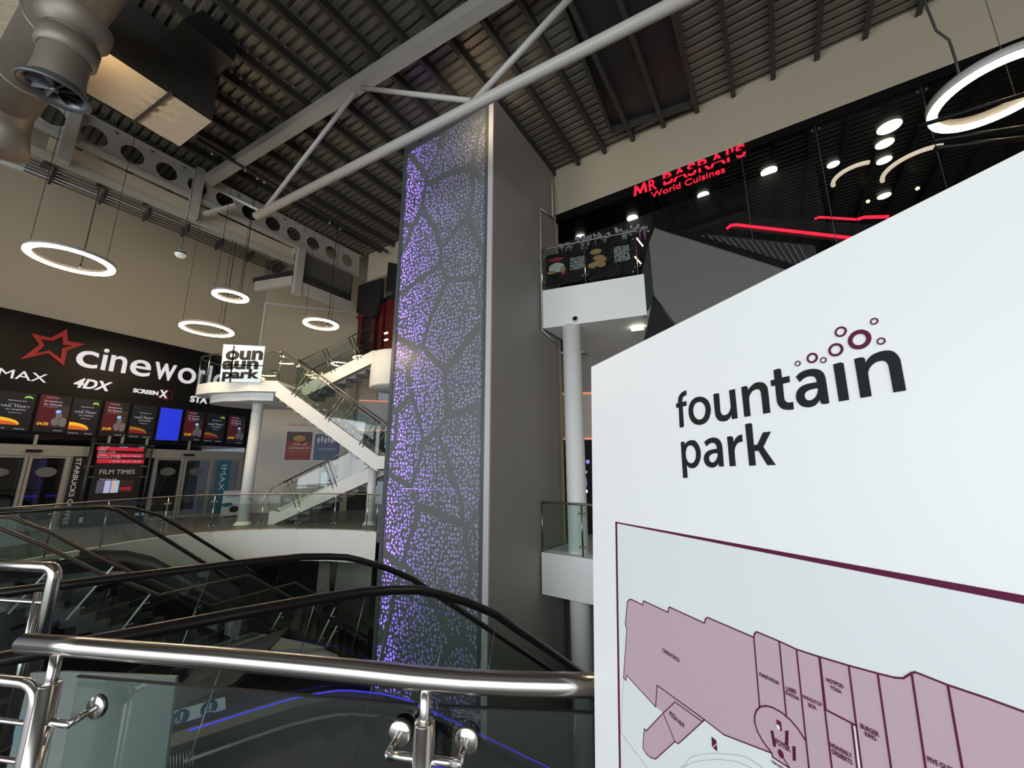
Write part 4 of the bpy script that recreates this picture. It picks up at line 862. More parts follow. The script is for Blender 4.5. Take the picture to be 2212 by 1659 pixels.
for i in range(len(pid) - 1):
    seg = path[pid[i]:pid[i + 1] + 1]; k2 = len(seg)
    obj('landing_glass', MB().add([p + UP * .04 for p in seg] + [p + UP * (H - .06) for p in seg], [(k, k + 1, k2 + k + 1, k2 + k) for k in range(k2 - 1)]), M['glassclear'], stair)
    obj('post', MB().cyl(seg[0], seg[0] + UP * H, .018, 8), M['darksteel'], stair)
# entrance reflection, painted as a bright lettered sheet on the front pane
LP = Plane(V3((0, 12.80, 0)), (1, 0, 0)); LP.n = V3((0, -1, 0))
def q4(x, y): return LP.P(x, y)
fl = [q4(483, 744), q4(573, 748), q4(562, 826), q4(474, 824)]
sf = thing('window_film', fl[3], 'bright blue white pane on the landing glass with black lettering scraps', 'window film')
obj('film', MB().prism(fl, (0, .01, 0)), M['skyfilm'], sf)  # sheet coloured as the reflected entrance sky
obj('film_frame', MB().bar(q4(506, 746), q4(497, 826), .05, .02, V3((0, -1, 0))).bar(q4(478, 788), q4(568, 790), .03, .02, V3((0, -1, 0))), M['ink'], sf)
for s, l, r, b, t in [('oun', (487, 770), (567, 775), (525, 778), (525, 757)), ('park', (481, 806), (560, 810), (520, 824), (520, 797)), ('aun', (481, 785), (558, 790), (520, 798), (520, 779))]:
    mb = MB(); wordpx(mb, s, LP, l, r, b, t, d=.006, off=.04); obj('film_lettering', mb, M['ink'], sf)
# columns
def column(px, py, r, ztop, label, zbase=0.0, foot=True):
    c = Z(px, py, 0) if zbase == 0 else V3((px, py, zbase))
    o = thing('round_column', V3((c.x, c.y, zbase)), label, 'column')
    obj('shaft', MB().cyl(V3((c.x, c.y, zbase)), V3((c.x, c.y, ztop)), r, 32), M['fascia'], o)
    if foot: obj('base_collar', MB().lathe((c.x, c.y, zbase), [(r * 1.5, 0), (r * 1.5, .04), (r * 1.02, .12)], n=32), M['fascia'], o)
    return c
column(524, 1134, .175, ZL - .38, 'tall round white column holding up the rounded stair landing')
c2 = column(797, 1134, .135, zm - .35, 'short round white column under the stair mid landing by the shaft')

# ================================================================== UPPER RIGHT BALCONY
P0, P1 = V3((.79, 9.7, 0)), V3((3.12, 8.79, 0)); dF = (P1 - P0).normalized()
slabpts = [P0, P1, P1 + V3((.1, 0, 0)) + U * .4, P1 + U * 5 + V3((5, 0, 0)), P0 + U * 6]
struct('floor_upper', MB().prism([p + UP * 5.30 for p in slabpts], (0, 0, 1.03)), M['fascia'])
up_path = resample([P0 + UP * 6.35 - dF.cross(UP) * 0, P1 + UP * 6.35], 21)
railing('short_balustrade', 'short glass balustrade with food posters on the upper right balcony', up_path, 1.14, [0, 9, 19], M['steel'], M['glassclear'])
UPn = Plane(P0 + U * .08, dF); UPn.n = UPn.n if UPn.n.dot(-P0) > 0 else -UPn.n
def D3(x, y): return (1120 + x / 4.609, 440 + y / 4.609)
def fpost(l, r, t, b, label):
    a, c = UPn.hit(*D3(l, (t + b) / 2))[0], UPn.hit(*D3(r, (t + b) / 2))[0]; w1, w0 = UPn.hit(*D3((l + r) / 2, t))[1], UPn.hit(*D3((l + r) / 2, b))[1]
    o = thing('food_poster', UPn.p((a + c) / 2, w0), label, 'poster'); obj('poster_sheet', MB().obox(UPn.p(a, w0, 0), UPn.eu * (c - a), UP * (w1 - w0), -UPn.n * .02), M['black'], o)
    return o
def fw(o, s, l, r, b, t, m=M['whiteprint'], off=.01):
    mb = MB(); wordpx(mb, s, UPn, D3(*l), D3(*r), D3(*b), D3(*t), d=.004, off=off); obj('poster_lettering', mb, m, o)
def blob(o, x, y, rx, ry, m, nm, d=.01):
    q = UPn.hit(*D3(x, y)); mb = MB(); ell(mb, UPn, q[0], q[1], rx, ry, d, .004, 14); obj(nm, mb, m, o)
o = fpost(275, 678, 480, 790, 'black dessert poster with layered red and cream cake')
blob(o, 380, 640, .21, .14, M['icing'], 'cake_cream'); blob(o, 375, 560, .21, .055, M['cherry'], 'cherry_topping', .015); blob(o, 330, 690, .12, .05, M['bread'], 'cake_base', .015); blob(o, 445, 660, .07, .10, M['bread'], 'cake_sponge', .02); blob(o, 450, 700, .07, .03, M['cherry'], 'cherry_sauce', .025)
for s, l, r, b, t in [('DELICIOUS', (515, 540), (652, 530), (585, 555), (585, 530)), ('CAKES', (515, 580), (652, 570), (585, 592), (585, 560)), ('PASTRIES', (515, 615), (652, 600), (585, 625), (585, 598)), ('& DESSERTS', (515, 645), (652, 630), (585, 650), (585, 630))]: fw(o, s, l, r, b, t)
o = fpost(690, 1130, 380, 740, 'black grill poster with stacked golden food to the right of the cake')
for k, (x, y) in enumerate([(770, 480), (800, 540), (780, 600), (830, 560), (740, 620), (830, 610)]): blob(o, x, y, .15 - .008 * k, .075, M['bread'], 'stacked_food', .01 + .004 * k)
for s, l, r, b, t in [('LOVE OUR', (950, 435), (1100, 425), (1025, 447), (1025, 420)), ('SIZZLING', (950, 470), (1105, 460), (1025, 480), (1025, 450)), ('CHARGRILL', (955, 500), (1105, 490), (1025, 507), (1025, 484)), ('STEAK &', (955, 530), (1108, 518), (1030, 540), (1030, 508)), ('CHICKEN', (955, 560), (1110, 550), (1030, 572), (1030, 542))]: fw(o, s, l, r, b, t)
# camera dome
FPl = Plane(P0, dF); FPl.n = FPl.n if FPl.n.dot(-P0) > 0 else -FPl.n
q = FPl.P(1243, 690)
o = thing('dome_camera', q, 'small white dome camera with dark lens on the upper white fascia', 'camera')
obj('mount', MB().lathe(q, [(0, 0), (.085, 0), (.085, .03), (.06, .06)], axis=FPl.n, n=24), M['fascia'], o); obj('lens_dome', MB().sphere(q + FPl.n * .05 + UP * .01, .045), M['black'], o)
column(1.49, 9.62, .225, 5.32, 'tall round white column under the upper balcony right of the shaft', -5, False)
# red sign and dark restaurant interior
struct('wall_restaurant', MB().obox(RW.p(-2.5, 5.4, -1.3), RW.eu * 8.7, UP * 3.9, RW.n * -.05).obox(RW.p(5.5, 5.4, -7), RW.eu * 12, UP * 4, RW.n * -.05).obox(RW.p(6.2, 6.2, -7), RW.n * 5.7, UP * 2.9, RW.eu * .05), M['blackmat'])
struct('ceiling_restaurant', MB().obox(RW.p(-2.5, 9.1, -7), RW.eu * 19.5, UP * .06, RW.n * 6.85), M['black'])
NS = Plane(RW.o + RW.n * .004, RW.eu); NS.n = RW.n
def G3(x, y): return (1340 + x / 4.809, 240 + y / 4.809)
ns = thing('red_neon_sign', NS.P(*G3(600, 700)), 'glowing red restaurant name sign on the dark upper right wall', 'sign')
for s, l, r, b, t in [('M', (138, 840), (280, 800), (200, 868), (205, 762)), ('R', (296, 775), (377, 760), (335, 823), (330, 715)), ("BASRAI'S", (445, 720), (1305, 430), (880, 620), (850, 500))]:
    mb = MB()
    if s == 'M':
        mu0, mu1, mw0, mw1 = NS.hit(*G3(*l))[0], NS.hit(*G3(*r))[0], NS.hit(*G3(*b))[1], NS.hit(*G3(*t))[1]
        shp = [(0, 0), (.10, 1), (.27, 1), (.50, .42), (.73, 1), (.90, 1), (1, 0), (.82, 0), (.76, .62), (.56, .08), (.44, .08), (.24, .62), (.18, 0)]
        obj('neon_letters', mb.prism([NS.p(mu0 + (mu1 - mu0) * x, mw0 + (mw1 - mw0) * y, 0) for x, y in shp], NS.n * .02), M['neon'], ns); continue
    wordpx(mb, s, NS, G3(*l), G3(*r), G3(*b), G3(*t), d=0, depth=.02, off=.008); obj('neon_letters', mb, M['neon'], ns)
mb = MB(); wordpx(mb, 'World Cuisines', NS, G3(322, 870), G3(1088, 620), G3(700, 775), G3(690, 715), d=0, depth=.02, off=.0 if s == 'M' else .014); obj('neon_letters', mb, M['neon'], ns)
# glass screen wall
gl = thing('glass_screen_wall', RW.p(8, 6.3), 'tall frameless glass wall with thin seams above the escalator', 'glass wall')
us = [RW.hit(1404, 410)[0], RW.hit(1610, 400)[0], RW.hit(1780, 380)[0], RW.hit(2022, 320)[0], 11.5, 14]
for i in range(len(us) - 1):
    obj('glass_pane', MB().add([RW.p(us[i], 5.6), RW.p(us[i + 1], 5.6), RW.p(us[i + 1], 8.98), RW.p(us[i], 8.98)], [(0, 1, 2, 3)]), glassmat('screen_glass_%d' % i, (.55, .55, .55), .35, .01), gl)
    obj('glass_seam', MB().bar(RW.p(us[i], 5.6, .01), RW.p(us[i], 9.0, .01), .012, .02, RW.n), M['darksteel'] if i else M['black'], gl)
    obj('patch_fitting', MB().cyl(RW.p(us[i] - .06, 8.85, .0), RW.p(us[i] - .06, 8.85, .03), .022, 10).cyl(RW.p(us[i] + .06, 8.85, .0), RW.p(us[i] + .06, 8.85, .03), .022, 10), M['steel'], gl)
# downlights
dls = [(1366, 471, .15), (1254, 512, .15), (1519, 421, .14), (1661, 370, .17), (1741, 398, .13), (1675, 441, .13), (1563, 452, .12), (1921, 274, .2), (1911, 310, .16), (1910, 346, .14), (1910, 423, .14), (1800, 355, .12)]
first = None
for i, (x, y, r) in enumerate(dls):
    q = Z(x, y, 9.07)
    obj('round_downlight', MB().cyl(q - UP * .012, q, r * 1.05, 24), M['down'], label='round bright downlight in the dark restaurant ceiling', cat='downlight', group='restaurant ceiling downlights')
for (x, y) in [(1875, 435), (1982, 407)]:
    q = Z(x, y, 8.8); obj('tiny_spotlight', MB().sphere(q, .045), M['warm'], label='tiny warm spotlight behind the dark glass wall', cat='light', group='tiny spots behind the glass wall')
# curved lit arcs behind glass
for (cx_, cy_, r, lab) in [(1850, 380, .42, 'left one of two broken pale light arcs behind the glass wall'), (1985, 360, .60, 'right one of two broken pale light arcs behind the glass wall')]:
    c = Z(cx_, cy_, 8.3); pts = [c + V3((math.cos(t) * r, math.sin(t) * r, 0)) for t in [math.radians(130 + 130 * k / 14) for k in range(15)]]
    obj('arc_light', MB().tube(pts, .045, 8), mat('arc_glow', (1, .9, .7), .5, emit=1.0, ecol=(1, .85, .65)), label=lab, cat='lamp')
# hanging flowers
def flower(c, s, label, purple):
    o = thing('hanging_flowers', c, label, 'flowers', 'hanging artificial flowers')
    bl, lf_, mv = MB(), MB(), MB()
    for k in range(26):
        p = c + V3((random.uniform(-1, 1) * s, random.uniform(-.3, .3) * s, random.uniform(-.2, .5) * s)); bl.sphere(p, .03 + .02 * random.random(), 6, 4)
    for k in range(40):
        p = c + V3((random.uniform(-1.1, 1.1) * s, random.uniform(-.4, .4) * s, random.uniform(-.4, .5) * s)); d = V3((random.uniform(-1, 1), random.uniform(-1, 1), random.uniform(-1, 1))).normalized() * .05; e = d.orthogonal().normalized() * .02
        lf_.add([p - d, p + e, p + d, p - e], [(0, 1, 2, 3)])
    for j in range(3):
        x = c + V3((random.uniform(-.8, .8) * s, random.uniform(-.2, .2) * s, -.2 * s))
        for k in range(12): mv.sphere(x + V3((random.uniform(-.02, .02), random.uniform(-.02, .02), -k * .035 * s * 2.4)), .028 - .0015 * k, 6, 4)
    obj('leaves', lf_, M['leaf'], o); obj('blossoms', bl, M['bloom'], o); obj('trailing_blooms', mv, M['mauve'] if purple else M['bloom'], o)
for i, (x, y, d, s) in enumerate([(1225, 533, 10.6, .22), (1262, 520, 10.6, .24), (1300, 512, 10.6, .24), (1345, 503, 10.4, .25), (1380, 498, 10.0, .25), (1460, 462, 10.8, .28), (1500, 445, 10.8, .3), (1545, 432, 10.6, .3), (1610, 415, 10.2, .3), (1670, 402, 9.8, .34), (1720, 380, 9.4, .34)]):
    flower(YY(x, y, d), s, ['white and mauve artificial flowers hanging behind the balcony rail', 'white and mauve artificial flowers hanging behind the dark glass wall'][i > 4], i % 2 == 0)
# small warm lamps beside the balcony
for i, (x0, y0, x1, y1) in enumerate([(1375, 514, 1389, 532), (1371, 554, 1385, 570), (1357, 577, 1367, 588)]):
    obj('warm_tube_light', MB().tube([YY(x0, y0, 9.6), YY(x1, y1, 9.6)], .018, 8), M['warm'], label=['upper', 'middle', 'lowest'][i] + ' short slanted warm tube light right of the food posters', cat='lamp')
# escalator to upper level: cladding
ESP = Plane(P1 + V3((.02, .02, 0)), dirv(122)); EB = ESP.n if ESP.n.dot(-P1) < 0 else -ESP.n; EY = 8.9
ESP.n = EB
def e2(x, y, d=EY): return ESP.P(x, y, {8.9: 0, 9.3: .1, 9.6: .30, 9.57: .26, 10.3: .9, 10.2: .86, 11.2: 1.1, 11: 1.05}.get(d, 0))
es = thing('upper_escalator', e2(1400, 640), 'grey clad escalator with black top edge rising to the upper right balcony', 'escalator')
obj('side_cladding', MB().prism([e2(1414, 492), e2(1402, 525), e2(1386, 590), e2(1392, 686), e2(1412, 637), e2(1470, 712), e2(1700, 900), e2(2100, 900), e2(1860, 633), e2(1700, 583), e2(1440, 500)], EB * .05), mat('grey_cladding', (.15, .145, .14), .35, noise=.04, nscale=1), es)
obj('top_edge', MB().prism([e2(1414, 492), e2(1440, 502), e2(1700, 585), e2(1900, 650), e2(1900, 632), e2(1720, 572), e2(1445, 489), e2(1424, 487)], EB * .2), M['black'], es)
obj('cladding_return', MB().prism([e2(1402, 525), e2(1386, 590), e2(1392, 686), e2(1412, 637)], EB * -.015), M['dark'], es)
obj('dark_soffit', MB().prism([e2(1412, 640, 9.3), e2(1480, 735, 9.3), e2(1390, 740, 9.3)], EB * .2), M['blackmat'], es)
ri = MB(); rib0 = [e2(1520, 505, 9.6), e2(1760, 530, 9.6), e2(1770, 580, 9.6), e2(1690, 575, 9.6)]
sb = MB().prism(rib0, EB * .04); obj('step_underside', sb, M['step'], es)
for k in range(16):
    a = e2(1500 + 15 * k, 506 + 1.6 * k, 9.57); b = e2(1540 + 15 * k, 535 + 4.6 * k, 9.57); ri.bar(a, b, .015, .03)
obj('step_grooves', ri, M['darksteel'], es)
obj('inner_balustrade', MB().prism([e2(1600, 468, 10.3), e2(1900, 485, 10.3), e2(1900, 530, 10.3), e2(1570, 494, 10.3)], EB * .05), M['dark'], es)
obj('red_light_line', MB().tube([e2(1570, 494, 10.2), e2(1578, 487, 10.2), e2(1590, 485.5, 10.2), e2(1830, 513, 10.2), e2(1900, 520, 10.2)], .035, 8), M['redrail'], es)
obj('red_light_strip', MB().tube([e2(1760, 473, 11.2), e2(1770, 469, 11.2), e2(1850, 474, 11.2)], .025, 6).tube([e2(1852, 474, 11), e2(1866, 469.5, 11), e2(1920, 468, 11)], .035, 8), M['redrail'], label='second red light strip further back behind the glass wall', cat='light')
# dark rails crossing glass
for i, (x0, y0, x1, y1, z_) in enumerate([(1985, 272, 2300, 178, 5.0), (2015, 305, 2300, 262, 4.6), (2020, 321, 2300, 288, 4.4)]):
    obj('thin_dark_rail', MB().tube([Z(x0, y0, z_), Z(x1, y1, z_)], .02, 8), M['black'], label=['top', 'middle', 'bottom'][i] + ' one of three thin dark rails crossing the top right', cat='rail')
# soffit light under balcony, orange strips, wall behind
obj('soffit_light', MB().cbox(Z(1377, 709, 5.26), .3, .14, .08, 111), M['down'], label='small bright light in the soffit under the upper balcony', cat='light')
struct('wall_under_balcony', MB().obox((0.6, 12.4, -5), (6.5, -.8, 0), (0, .1, 0), (0, 0, 10.4)), M['towerside'])
WU = Plane(V3((.6, 12.36, 0)), V3((6.5, -.8, 0))); WU.n = -WU.n if WU.n.dot(V3((0, -1, 0))) < 0 else WU.n
a_ = WU.hit(1205, 851); b_ = WU.hit(1205, 948)
o = thing('lit_wall_band', WU.p(.5, b_[1]), 'pale wall band with orange lit edges behind the right column', 'wall panel')
obj('band', MB().obox(WU.p(.2, b_[1], .01), WU.eu * 3, UP * (a_[1] - b_[1]), WU.n * .03), M['cream'], o)
for q in (a_[1], b_[1]): obj('orange_strip', MB().obox(WU.p(.2, q - .03, .04), WU.eu * 3, UP * .05, WU.n * .03), M['orange'], o)
obj('dark_shop_window', MB().obox(WU.p(.2, 0, .01), WU.eu * 3, UP * (b_[1] - .05), WU.n * .02), M['blackmat'], label='dark shop window below the pale band behind the right column', cat='window')
def F4(x, y): return (1120 + x / 3.32, 780 + y / 3.32)
dm = thing('glowing_machine', WU.P(*F4(305, 1200), .5), 'narrow machine with cyan and yellow lights behind the right column', 'machine')
for (x, y, rx, ry, m) in [(300, 755, .05, .05, 'yellow'), (304, 782, .06, .05, 'yellow'), (309, 824, .05, .045, 'cyan'), (303, 870, .03, .14, 'green'), (302, 982, .045, .07, 'green'), (308, 1042, .06, .035, 'violet'), (315, 1105, .06, .12, 'cyan'), (312, 1148, .07, .03, 'cyan'), (312, 1260, .05, .34, 'cyan'), (470, 712, .04, .06, 'violet'), (497, 722, .05, .06, 'violet'), (482, 795, .05, .04, 'violet'), (482, 870, .03, .16, 'violet'), (483, 933, .05, .05, 'down')]:
    q = WU.hit(*F4(x, y), .5); mb = MB(); ell(mb, WU, q[0], q[1], rx, ry, .5, .03, 14); obj('coloured_light', mb, M[m], dm)
obj('machine_body', MB().obox(WU.p(.35, 0, .25), WU.eu * 1.0, UP * 1.9, WU.n * .2), M['blackmat'], dm)
# lower right balcony
Q0, Q1 = V3((.66, 9.58, 0)), V3((1.64, 8.86, 0)); dQ = (Q1 - Q0).normalized(); nQ = V3((dQ.y, -dQ.x, 0)); 
Q2 = Q0 + dQ * 7
struct('floor_right', MB().prism([Q0 - UP * .87, Q2 - UP * .87, Q2 + U * 4 - UP * .87, Q0 + U * 3 - UP * .87], (0, 0, .86)), M['fascia'])
railing('side_balustrade', 'glass balustrade of the lower right balcony in front of the round column', resample([Q0 + V3((.03, .05, 0)), Q0 + dQ * 6 + V3((.03, .05, 0))], 31), 1.06, [0, 5, 15, 25], M['darksteel'], M['glass'], .026, .02)

# ================================================================== ESCALATORS NEAR
D49 = dirv(49); N49 = V3((math.cos(math.radians(49)), -math.sin(math.radians(49)), 0))
prof = [(-6, .95), (-2, .95), (.5, .95), (.95, .945), (1.25, .935), (1.5, .905), (1.7, .87), (1.85, .82), (2.0, .76), (2.15, .70), (2.3, .625), (2.5, .52), (2.71, .37), (3.05, .14), (3.61, -.25), (5, -1.22), (7, -2.62), (9.2, -4.15)]
def pk(a, k, z): return D49 * a + N49 * k + UP * z
def escalator(label, kA, kB, a_sh=0, pf=prof, led_=True, amax=99, amin=-99):
    pf = [(a + a_sh, z) for a, z in pf if amin <= a + a_sh <= amax]
    o = thing('escalator', pk(pf[0][0] + 2, (kA + kB) / 2, 0), label, 'escalator')
    for k_ in (kA, kB):
        obj('rubber_handrail', MB().tube([pk(a, k_, z) for a, z in pf], .042, 14, flat=.8), M['rubber'], o)
        g = MB(); n = len(pf); g.add([pk(a, k_, z - 1.22) for a, z in pf] + [pk(a, k_, z - .03) for a, z in pf], [(i, i + 1, n + i + 1, n + i) for i in range(n - 1)])
        obj('side_glass', g, M['glass'], o)
        for j in range(2, n - 1, 3):
            a, z = pf[j]; a2, z2 = pf[j]; obj('glass_joint', MB().cyl(pk(a, k_, z - .04), pk(a - .25, k_, z - 1.2), .003, 6), M['darksteel'], o)
        dk = MB()
        for i in range(n - 1): dk.obox(pk(pf[i][0], k_ - .11, pf[i][1] - 1.36), pk(pf[i + 1][0], 0, pf[i + 1][1]) - pk(pf[i][0], 0, pf[i][1]), N49 * .22, UP * .06)
        obj('deck_strip', dk, M['dark'], o)
        s_ = 1 if k_ == max(kA, kB) else -1
        cl = MB()
        for i in range(n - 1): cl.add([pk(pf[i][0], k_ + .10 * s_, pf[i][1] - 1.33), pk(pf[i + 1][0], k_ + .10 * s_, pf[i + 1][1] - 1.33), pk(pf[i + 1][0], k_ + .10 * s_, pf[i + 1][1] - 2.4), pk(pf[i][0], k_ + .10 * s_, pf[i][1] - 2.4)], [(0, 1, 2, 3)])
        obj('outer_cladding', cl, M['dark'], o)
        if led_: 
            seg = [(a, z) for a, z in pf if a > -1.2]
            obj('blue_light_strip', MB().tube([pk(a, k_ - .07 * (1 if k_ == kB else -1), z - 1.24) for a, z in seg], .007, 6), M['blueled'], o)
            obj('skirt_trim', MB().tube([pk(a, k_ - .10 * (1 if k_ == kB else -1), z - 1.44) for a, z in pf if a > -1.9], .014, 8), M['ringbody'], o)
    lo_, hi_ = min(kA, kB), max(kA, kB); sp_ = MB(); n = len(pf)
    # steps
    i = 0; a = pf[0][0]
    def zz(a):
        for j in range(n - 1):
            if pf[j][0] <= a <= pf[j + 1][0]: f_ = (a - pf[j][0]) / (pf[j + 1][0] - pf[j][0]); return pf[j][1] + (pf[j + 1][1] - pf[j][1]) * f_
        return pf[-1][1]
    while a < pf[-1][0] - .3:
        w_ = .34; z_ = zz(a + w_ / 2) - 1.48; sp_.obox(pk(a, lo_ + .12, z_ - .28), D49 * w_, N49 * (hi_ - lo_ - .24), UP * .28); a += w_
    obj('steps', sp_, M['step'], o)
    return o
escalator('near escalator with black handrails descending to the right of the lift shaft foot', -4.68, -3.09)
# rubber handrail A2: narrow inner edge handled by the same builder; far pair beyond
pC = Z(100, 1098, .95); C1 = Plane(pC, dirv(45))
def cpath_(l): return [C1.P(x, y) for x, y in l]
l1 = [(-120, 1112), (0, 1103), (100, 1098), (220, 1093.5), (289, 1098), (344, 1113), (400, 1146), (508, 1213), (600, 1270)]
l2 = [(-120, 1115), (120, 1100), (226, 1096), (255, 1102), (282, 1118), (344, 1156), (445, 1219), (520, 1266)]
o = thing('escalator', C1.P(200, 1150), 'far left escalator with thin black handrails in front of the cinema balustrade', 'escalator')
for l, off_ in ((l1, 0), (l2, .0)):
    Pp = Plane(pC + (C1.n * (1.3 if l is l2 else 0)), dirv(45)); pts = [Pp.P(x, y) for x, y in l]
    obj('rubber_handrail', MB().tube(pts, .042, 10), M['rubber'], o); n = len(pts)
    obj('side_glass', MB().add(pts + [p - UP * .95 for p in pts], [(i, i + 1, n + i + 1, n + i) for i in range(n - 1)]), M['frosttower'], o)
    dk = MB(); 
    for i in range(n - 1): dk.obox(pts[i] - UP * 1.05, pts[i + 1] - pts[i], C1.n * .2, UP * .08)
    obj('deck_strip', dk, M['dark'], o)
pts1 = [C1.P(x, y) for x, y in l1]; st = MB()
for i in range(len(pts1) - 1): st.obox(pts1[i] - UP * 1.25, pts1[i + 1] - pts1[i], C1.n * 1.25, UP * .2)
obj('steps', st, M['step'], o)

# ================================================================== GLASS-SIDED STAIR BETWEEN THE ESCALATORS
sd = thing('glass_sided_stair', Z(20, 1115, 0), 'wide stair between the escalators with brown steel rails and slanted posts', 'stair')
R1 = [(-160, 1118), (22, 1116), (108, 1149), (208, 1203), (300, 1243), (380, 1277), (456, 1309)]
R2 = [(-160, 1090 + 35), (0, 1141), (102, 1182), (226, 1243), (271, 1257), (343, 1286)]
r1p = Z(22, 1116, .93); P1_ = Plane(r1p, dirv(49)); 
pts_a = [P1_.P(x, y) for x, y in R1]
za = pts_a[-1].z
pts_a2 = [Z(638, 1259, za)]; 
q_ = Plane(pts_a2[0], dirv(66)); pts_a3 = [q_.P(774, 1338), q_.P(900, 1410)]
r2p = Z(0, 1141, .93); P2_ = Plane(r2p, dirv(49)); pts_b = [P2_.P(x, y) for x, y in R2]; zb2 = pts_b[-1].z
pb1 = Z(372, 1280, zb2); pb2 = Z(537, 1243, zb2); qb = Plane(pb2, dirv(62)); pb3 = [qb.P(640, 1297), qb.P(800, 1380)]
brown = mat('bronze_steel', (.10, .08, .07), .3, metal=.7)
obj('handrail', MB().tube(pts_a + pts_a2 + pts_a3, .036, 10), brown, sd); obj('handrail', MB().tube(pts_b + [pb1, pb2] + pb3, .03, 10), brown, sd)
def posts_(pts, xs_, ln=1.0, r=.016):
    for (x0, y0, x1, y1) in xs_:
        a = min(pts, key=lambda p: 0) ; 
def post_on(pl, x0, y0, x1, y1, r=.017):
    a, b = pl.P(x0, y0), pl.P(x1, y1)
    sp2 = obj('slanted_post', MB().cyl(a, b, r * 1.2, 10), M['fascia'], sd)  # steel posts coloured flat white, their polished shine painted in
    d = (b - a); e = pl.eu
    for f_ in (.25, .8): obj('glass_clamp', MB().cyl(a + d * f_, a + d * f_ + e * .09, .014, 6).sphere(a + d * f_ + e * .1, .026, 8, 6), M['steel'], sp2)
for q in [(109, 1228, 18, 1326), (246, 1222, 143, 1340), (324, 1284, 258, 1368), (132, 1208, 130, 1209)]: post_on(P1_, *q)
for q in [(434, 1306, 410, 1340), (402, 1340, 372, 1398), (608, 1323, 581, 1372), (724, 1312, 683, 1398), (728, 1352, 700, 1407)]: post_on(q_, *q)
def gls(pl, pts, h=1.0): obj('side_glass', MB().add([p for p in pts] + [p - UP * h for p in pts], [(i, i + 1, len(pts) + i + 1, len(pts) + i) for i in range(len(pts) - 1)]), M['glass'], sd)
gls(P1_, pts_a); gls(q_, [pts_a[-1]] + pts_a2 + pts_a3); gls(P2_, pts_b)
stp = MB()
def mkflight(p, q, side, wd, n):
    for i in range(n):
        a = p.lerp(q, i / n); b = p.lerp(q, (i + 1) / n); stp.obox(V3((a.x, a.y, b.z - .3)), V3((b.x - a.x, b.y - a.y, 0)), side * wd, UP * .3)
mkflight(pts_a[1] - UP * 1.05, pts_a[-1] - UP * 1.05, -N49, 2.2, 14)
mkflight(pts_a2[0] - UP * 1.05, pts_a3[-1] - UP * 1.05, V3((-.4, .9, 0)), 2.2, 16)
stp.prism([pts_a[-1] - UP * 1.2, pts_a2[0] - UP * 1.2, pb2 - UP * (1.2 + pb2.z - za), V3((pb1.x, pb1.y, za - 1.2))], UP * .12)
obj('stair_steps', stp, M['lowfloor'], sd)
# pale landing edges seen through the glass
for i, (pts, z_) in enumerate([([(430, 1406), (545, 1368), (700, 1400)], -2.4), ([(585, 1420), (650, 1390), (730, 1418)], -2.6)]):
    pp_ = [Z(x, y, z_) for x, y in pts]; obj('stair_canopy_edge', MB().tube(pp_, .035, 8).prism([pp_[0], pp_[1], pp_[2], (pp_[0] + pp_[2]) / 2 - UP * .3], UP * .01), M['ringbody'], label=['left', 'right'][i] + ' one of two low grey peaked edges behind the near escalator', cat='edge')
# plant pot far below
pq = YY(716, 1283, 14.8)
o = thing('potted_plant', V3((pq.x, pq.y, pq.z - .5)), 'tall thin plant in a dark pot under the curved white floor edge', 'plant')
obj('pot', MB().lathe(V3((pq.x, pq.y, pq.z - .5)), [(0, 0), (.22, 0), (.30, .5), (.26, .5), (.0, .45)], n=24), M['blackmat'], o)
tw = MB()
for k in range(7): tw.tube([pq + V3((.02 * k - .06, 0, -.05)), pq + V3((.03 * k - .1, .02 * k - .05, .8)), pq + V3((.05 * k - .15, 0, 1.25))], .012, 5)
obj('stems', tw, M['dark'], o); lfm = MB()
for k in range(30):
    p = pq + V3((random.uniform(-.4, .4), random.uniform(-.2, .2), random.uniform(1.0, 1.35))); d = V3((random.uniform(-1, 1), random.uniform(-.4, .4), random.uniform(-.5, .5))).normalized() * .14; e = V3((0, 0, .03)); lfm.add([p - d, p + e, p + d, p - e], [(0, 1, 2, 3)])
obj('leaves', lfm, M['leaf'], o)
slab('floor_plant', [(pq.x - 3, pq.y - 1), (pq.x + 3, pq.y - 1), (pq.x + 3, pq.y + 3), (pq.x - 3, pq.y + 3)], pq.z - .7, pq.z - .5, M['lowfloor'])
obj('lower_wall_panel', MB().obox(YY(672, 1400, 16.2), (2.0, 0, 0), (0, .1, 0), (0, 0, 3.1)), M['cream'], label='pale lower wall panel behind the potted plant', cat='wall panel')

# ================================================================== NEAR RAILING
ZN = 1.2
npx = [(50, 1389), (180, 1398), (300, 1408), (470, 1421), (640, 1437), (780, 1451), (900, 1464), (1000, 1472), (1110, 1477), (1200, 1479), (1330, 1481)]
npath = [Z(x, y, ZN) for x, y in npx]
nr_ = thing('near_railing', V3((npath[5].x, npath[5].y, 0)), 'thick polished steel handrail and glass balustrade closest to the viewer', 'balustrade')
obj('handrail', MB().tube(npath, .031, 28), M['steel'], nr_)
obj('handrail_end', MB().sphere(npath[0], .031, 20, 12, (.6, .6, 1)), M['steel'], nr_)
def npost(x, y, ysl):
    p = Z(x, y, ZN); n = (V3((0, 0, 0)) - V3((p.x, p.y, 0))).normalized()
    zs_ = YY(x, ysl, p.y).z
    obj('post_stem', MB().cyl(V3((p.x, p.y, zs_ - .05)), V3((p.x, p.y, ZN - .02)), .0165, 20), M['steel'], nr_)
    ps = obj('post', MB().cyl(V3((p.x, p.y, 0)), V3((p.x, p.y, zs_)), .030, 28).lathe(V3((p.x, p.y, zs_)), [(.030, 0), (.028, .004), (.016, .004)], n=28), M['steel'], nr_)
    return p
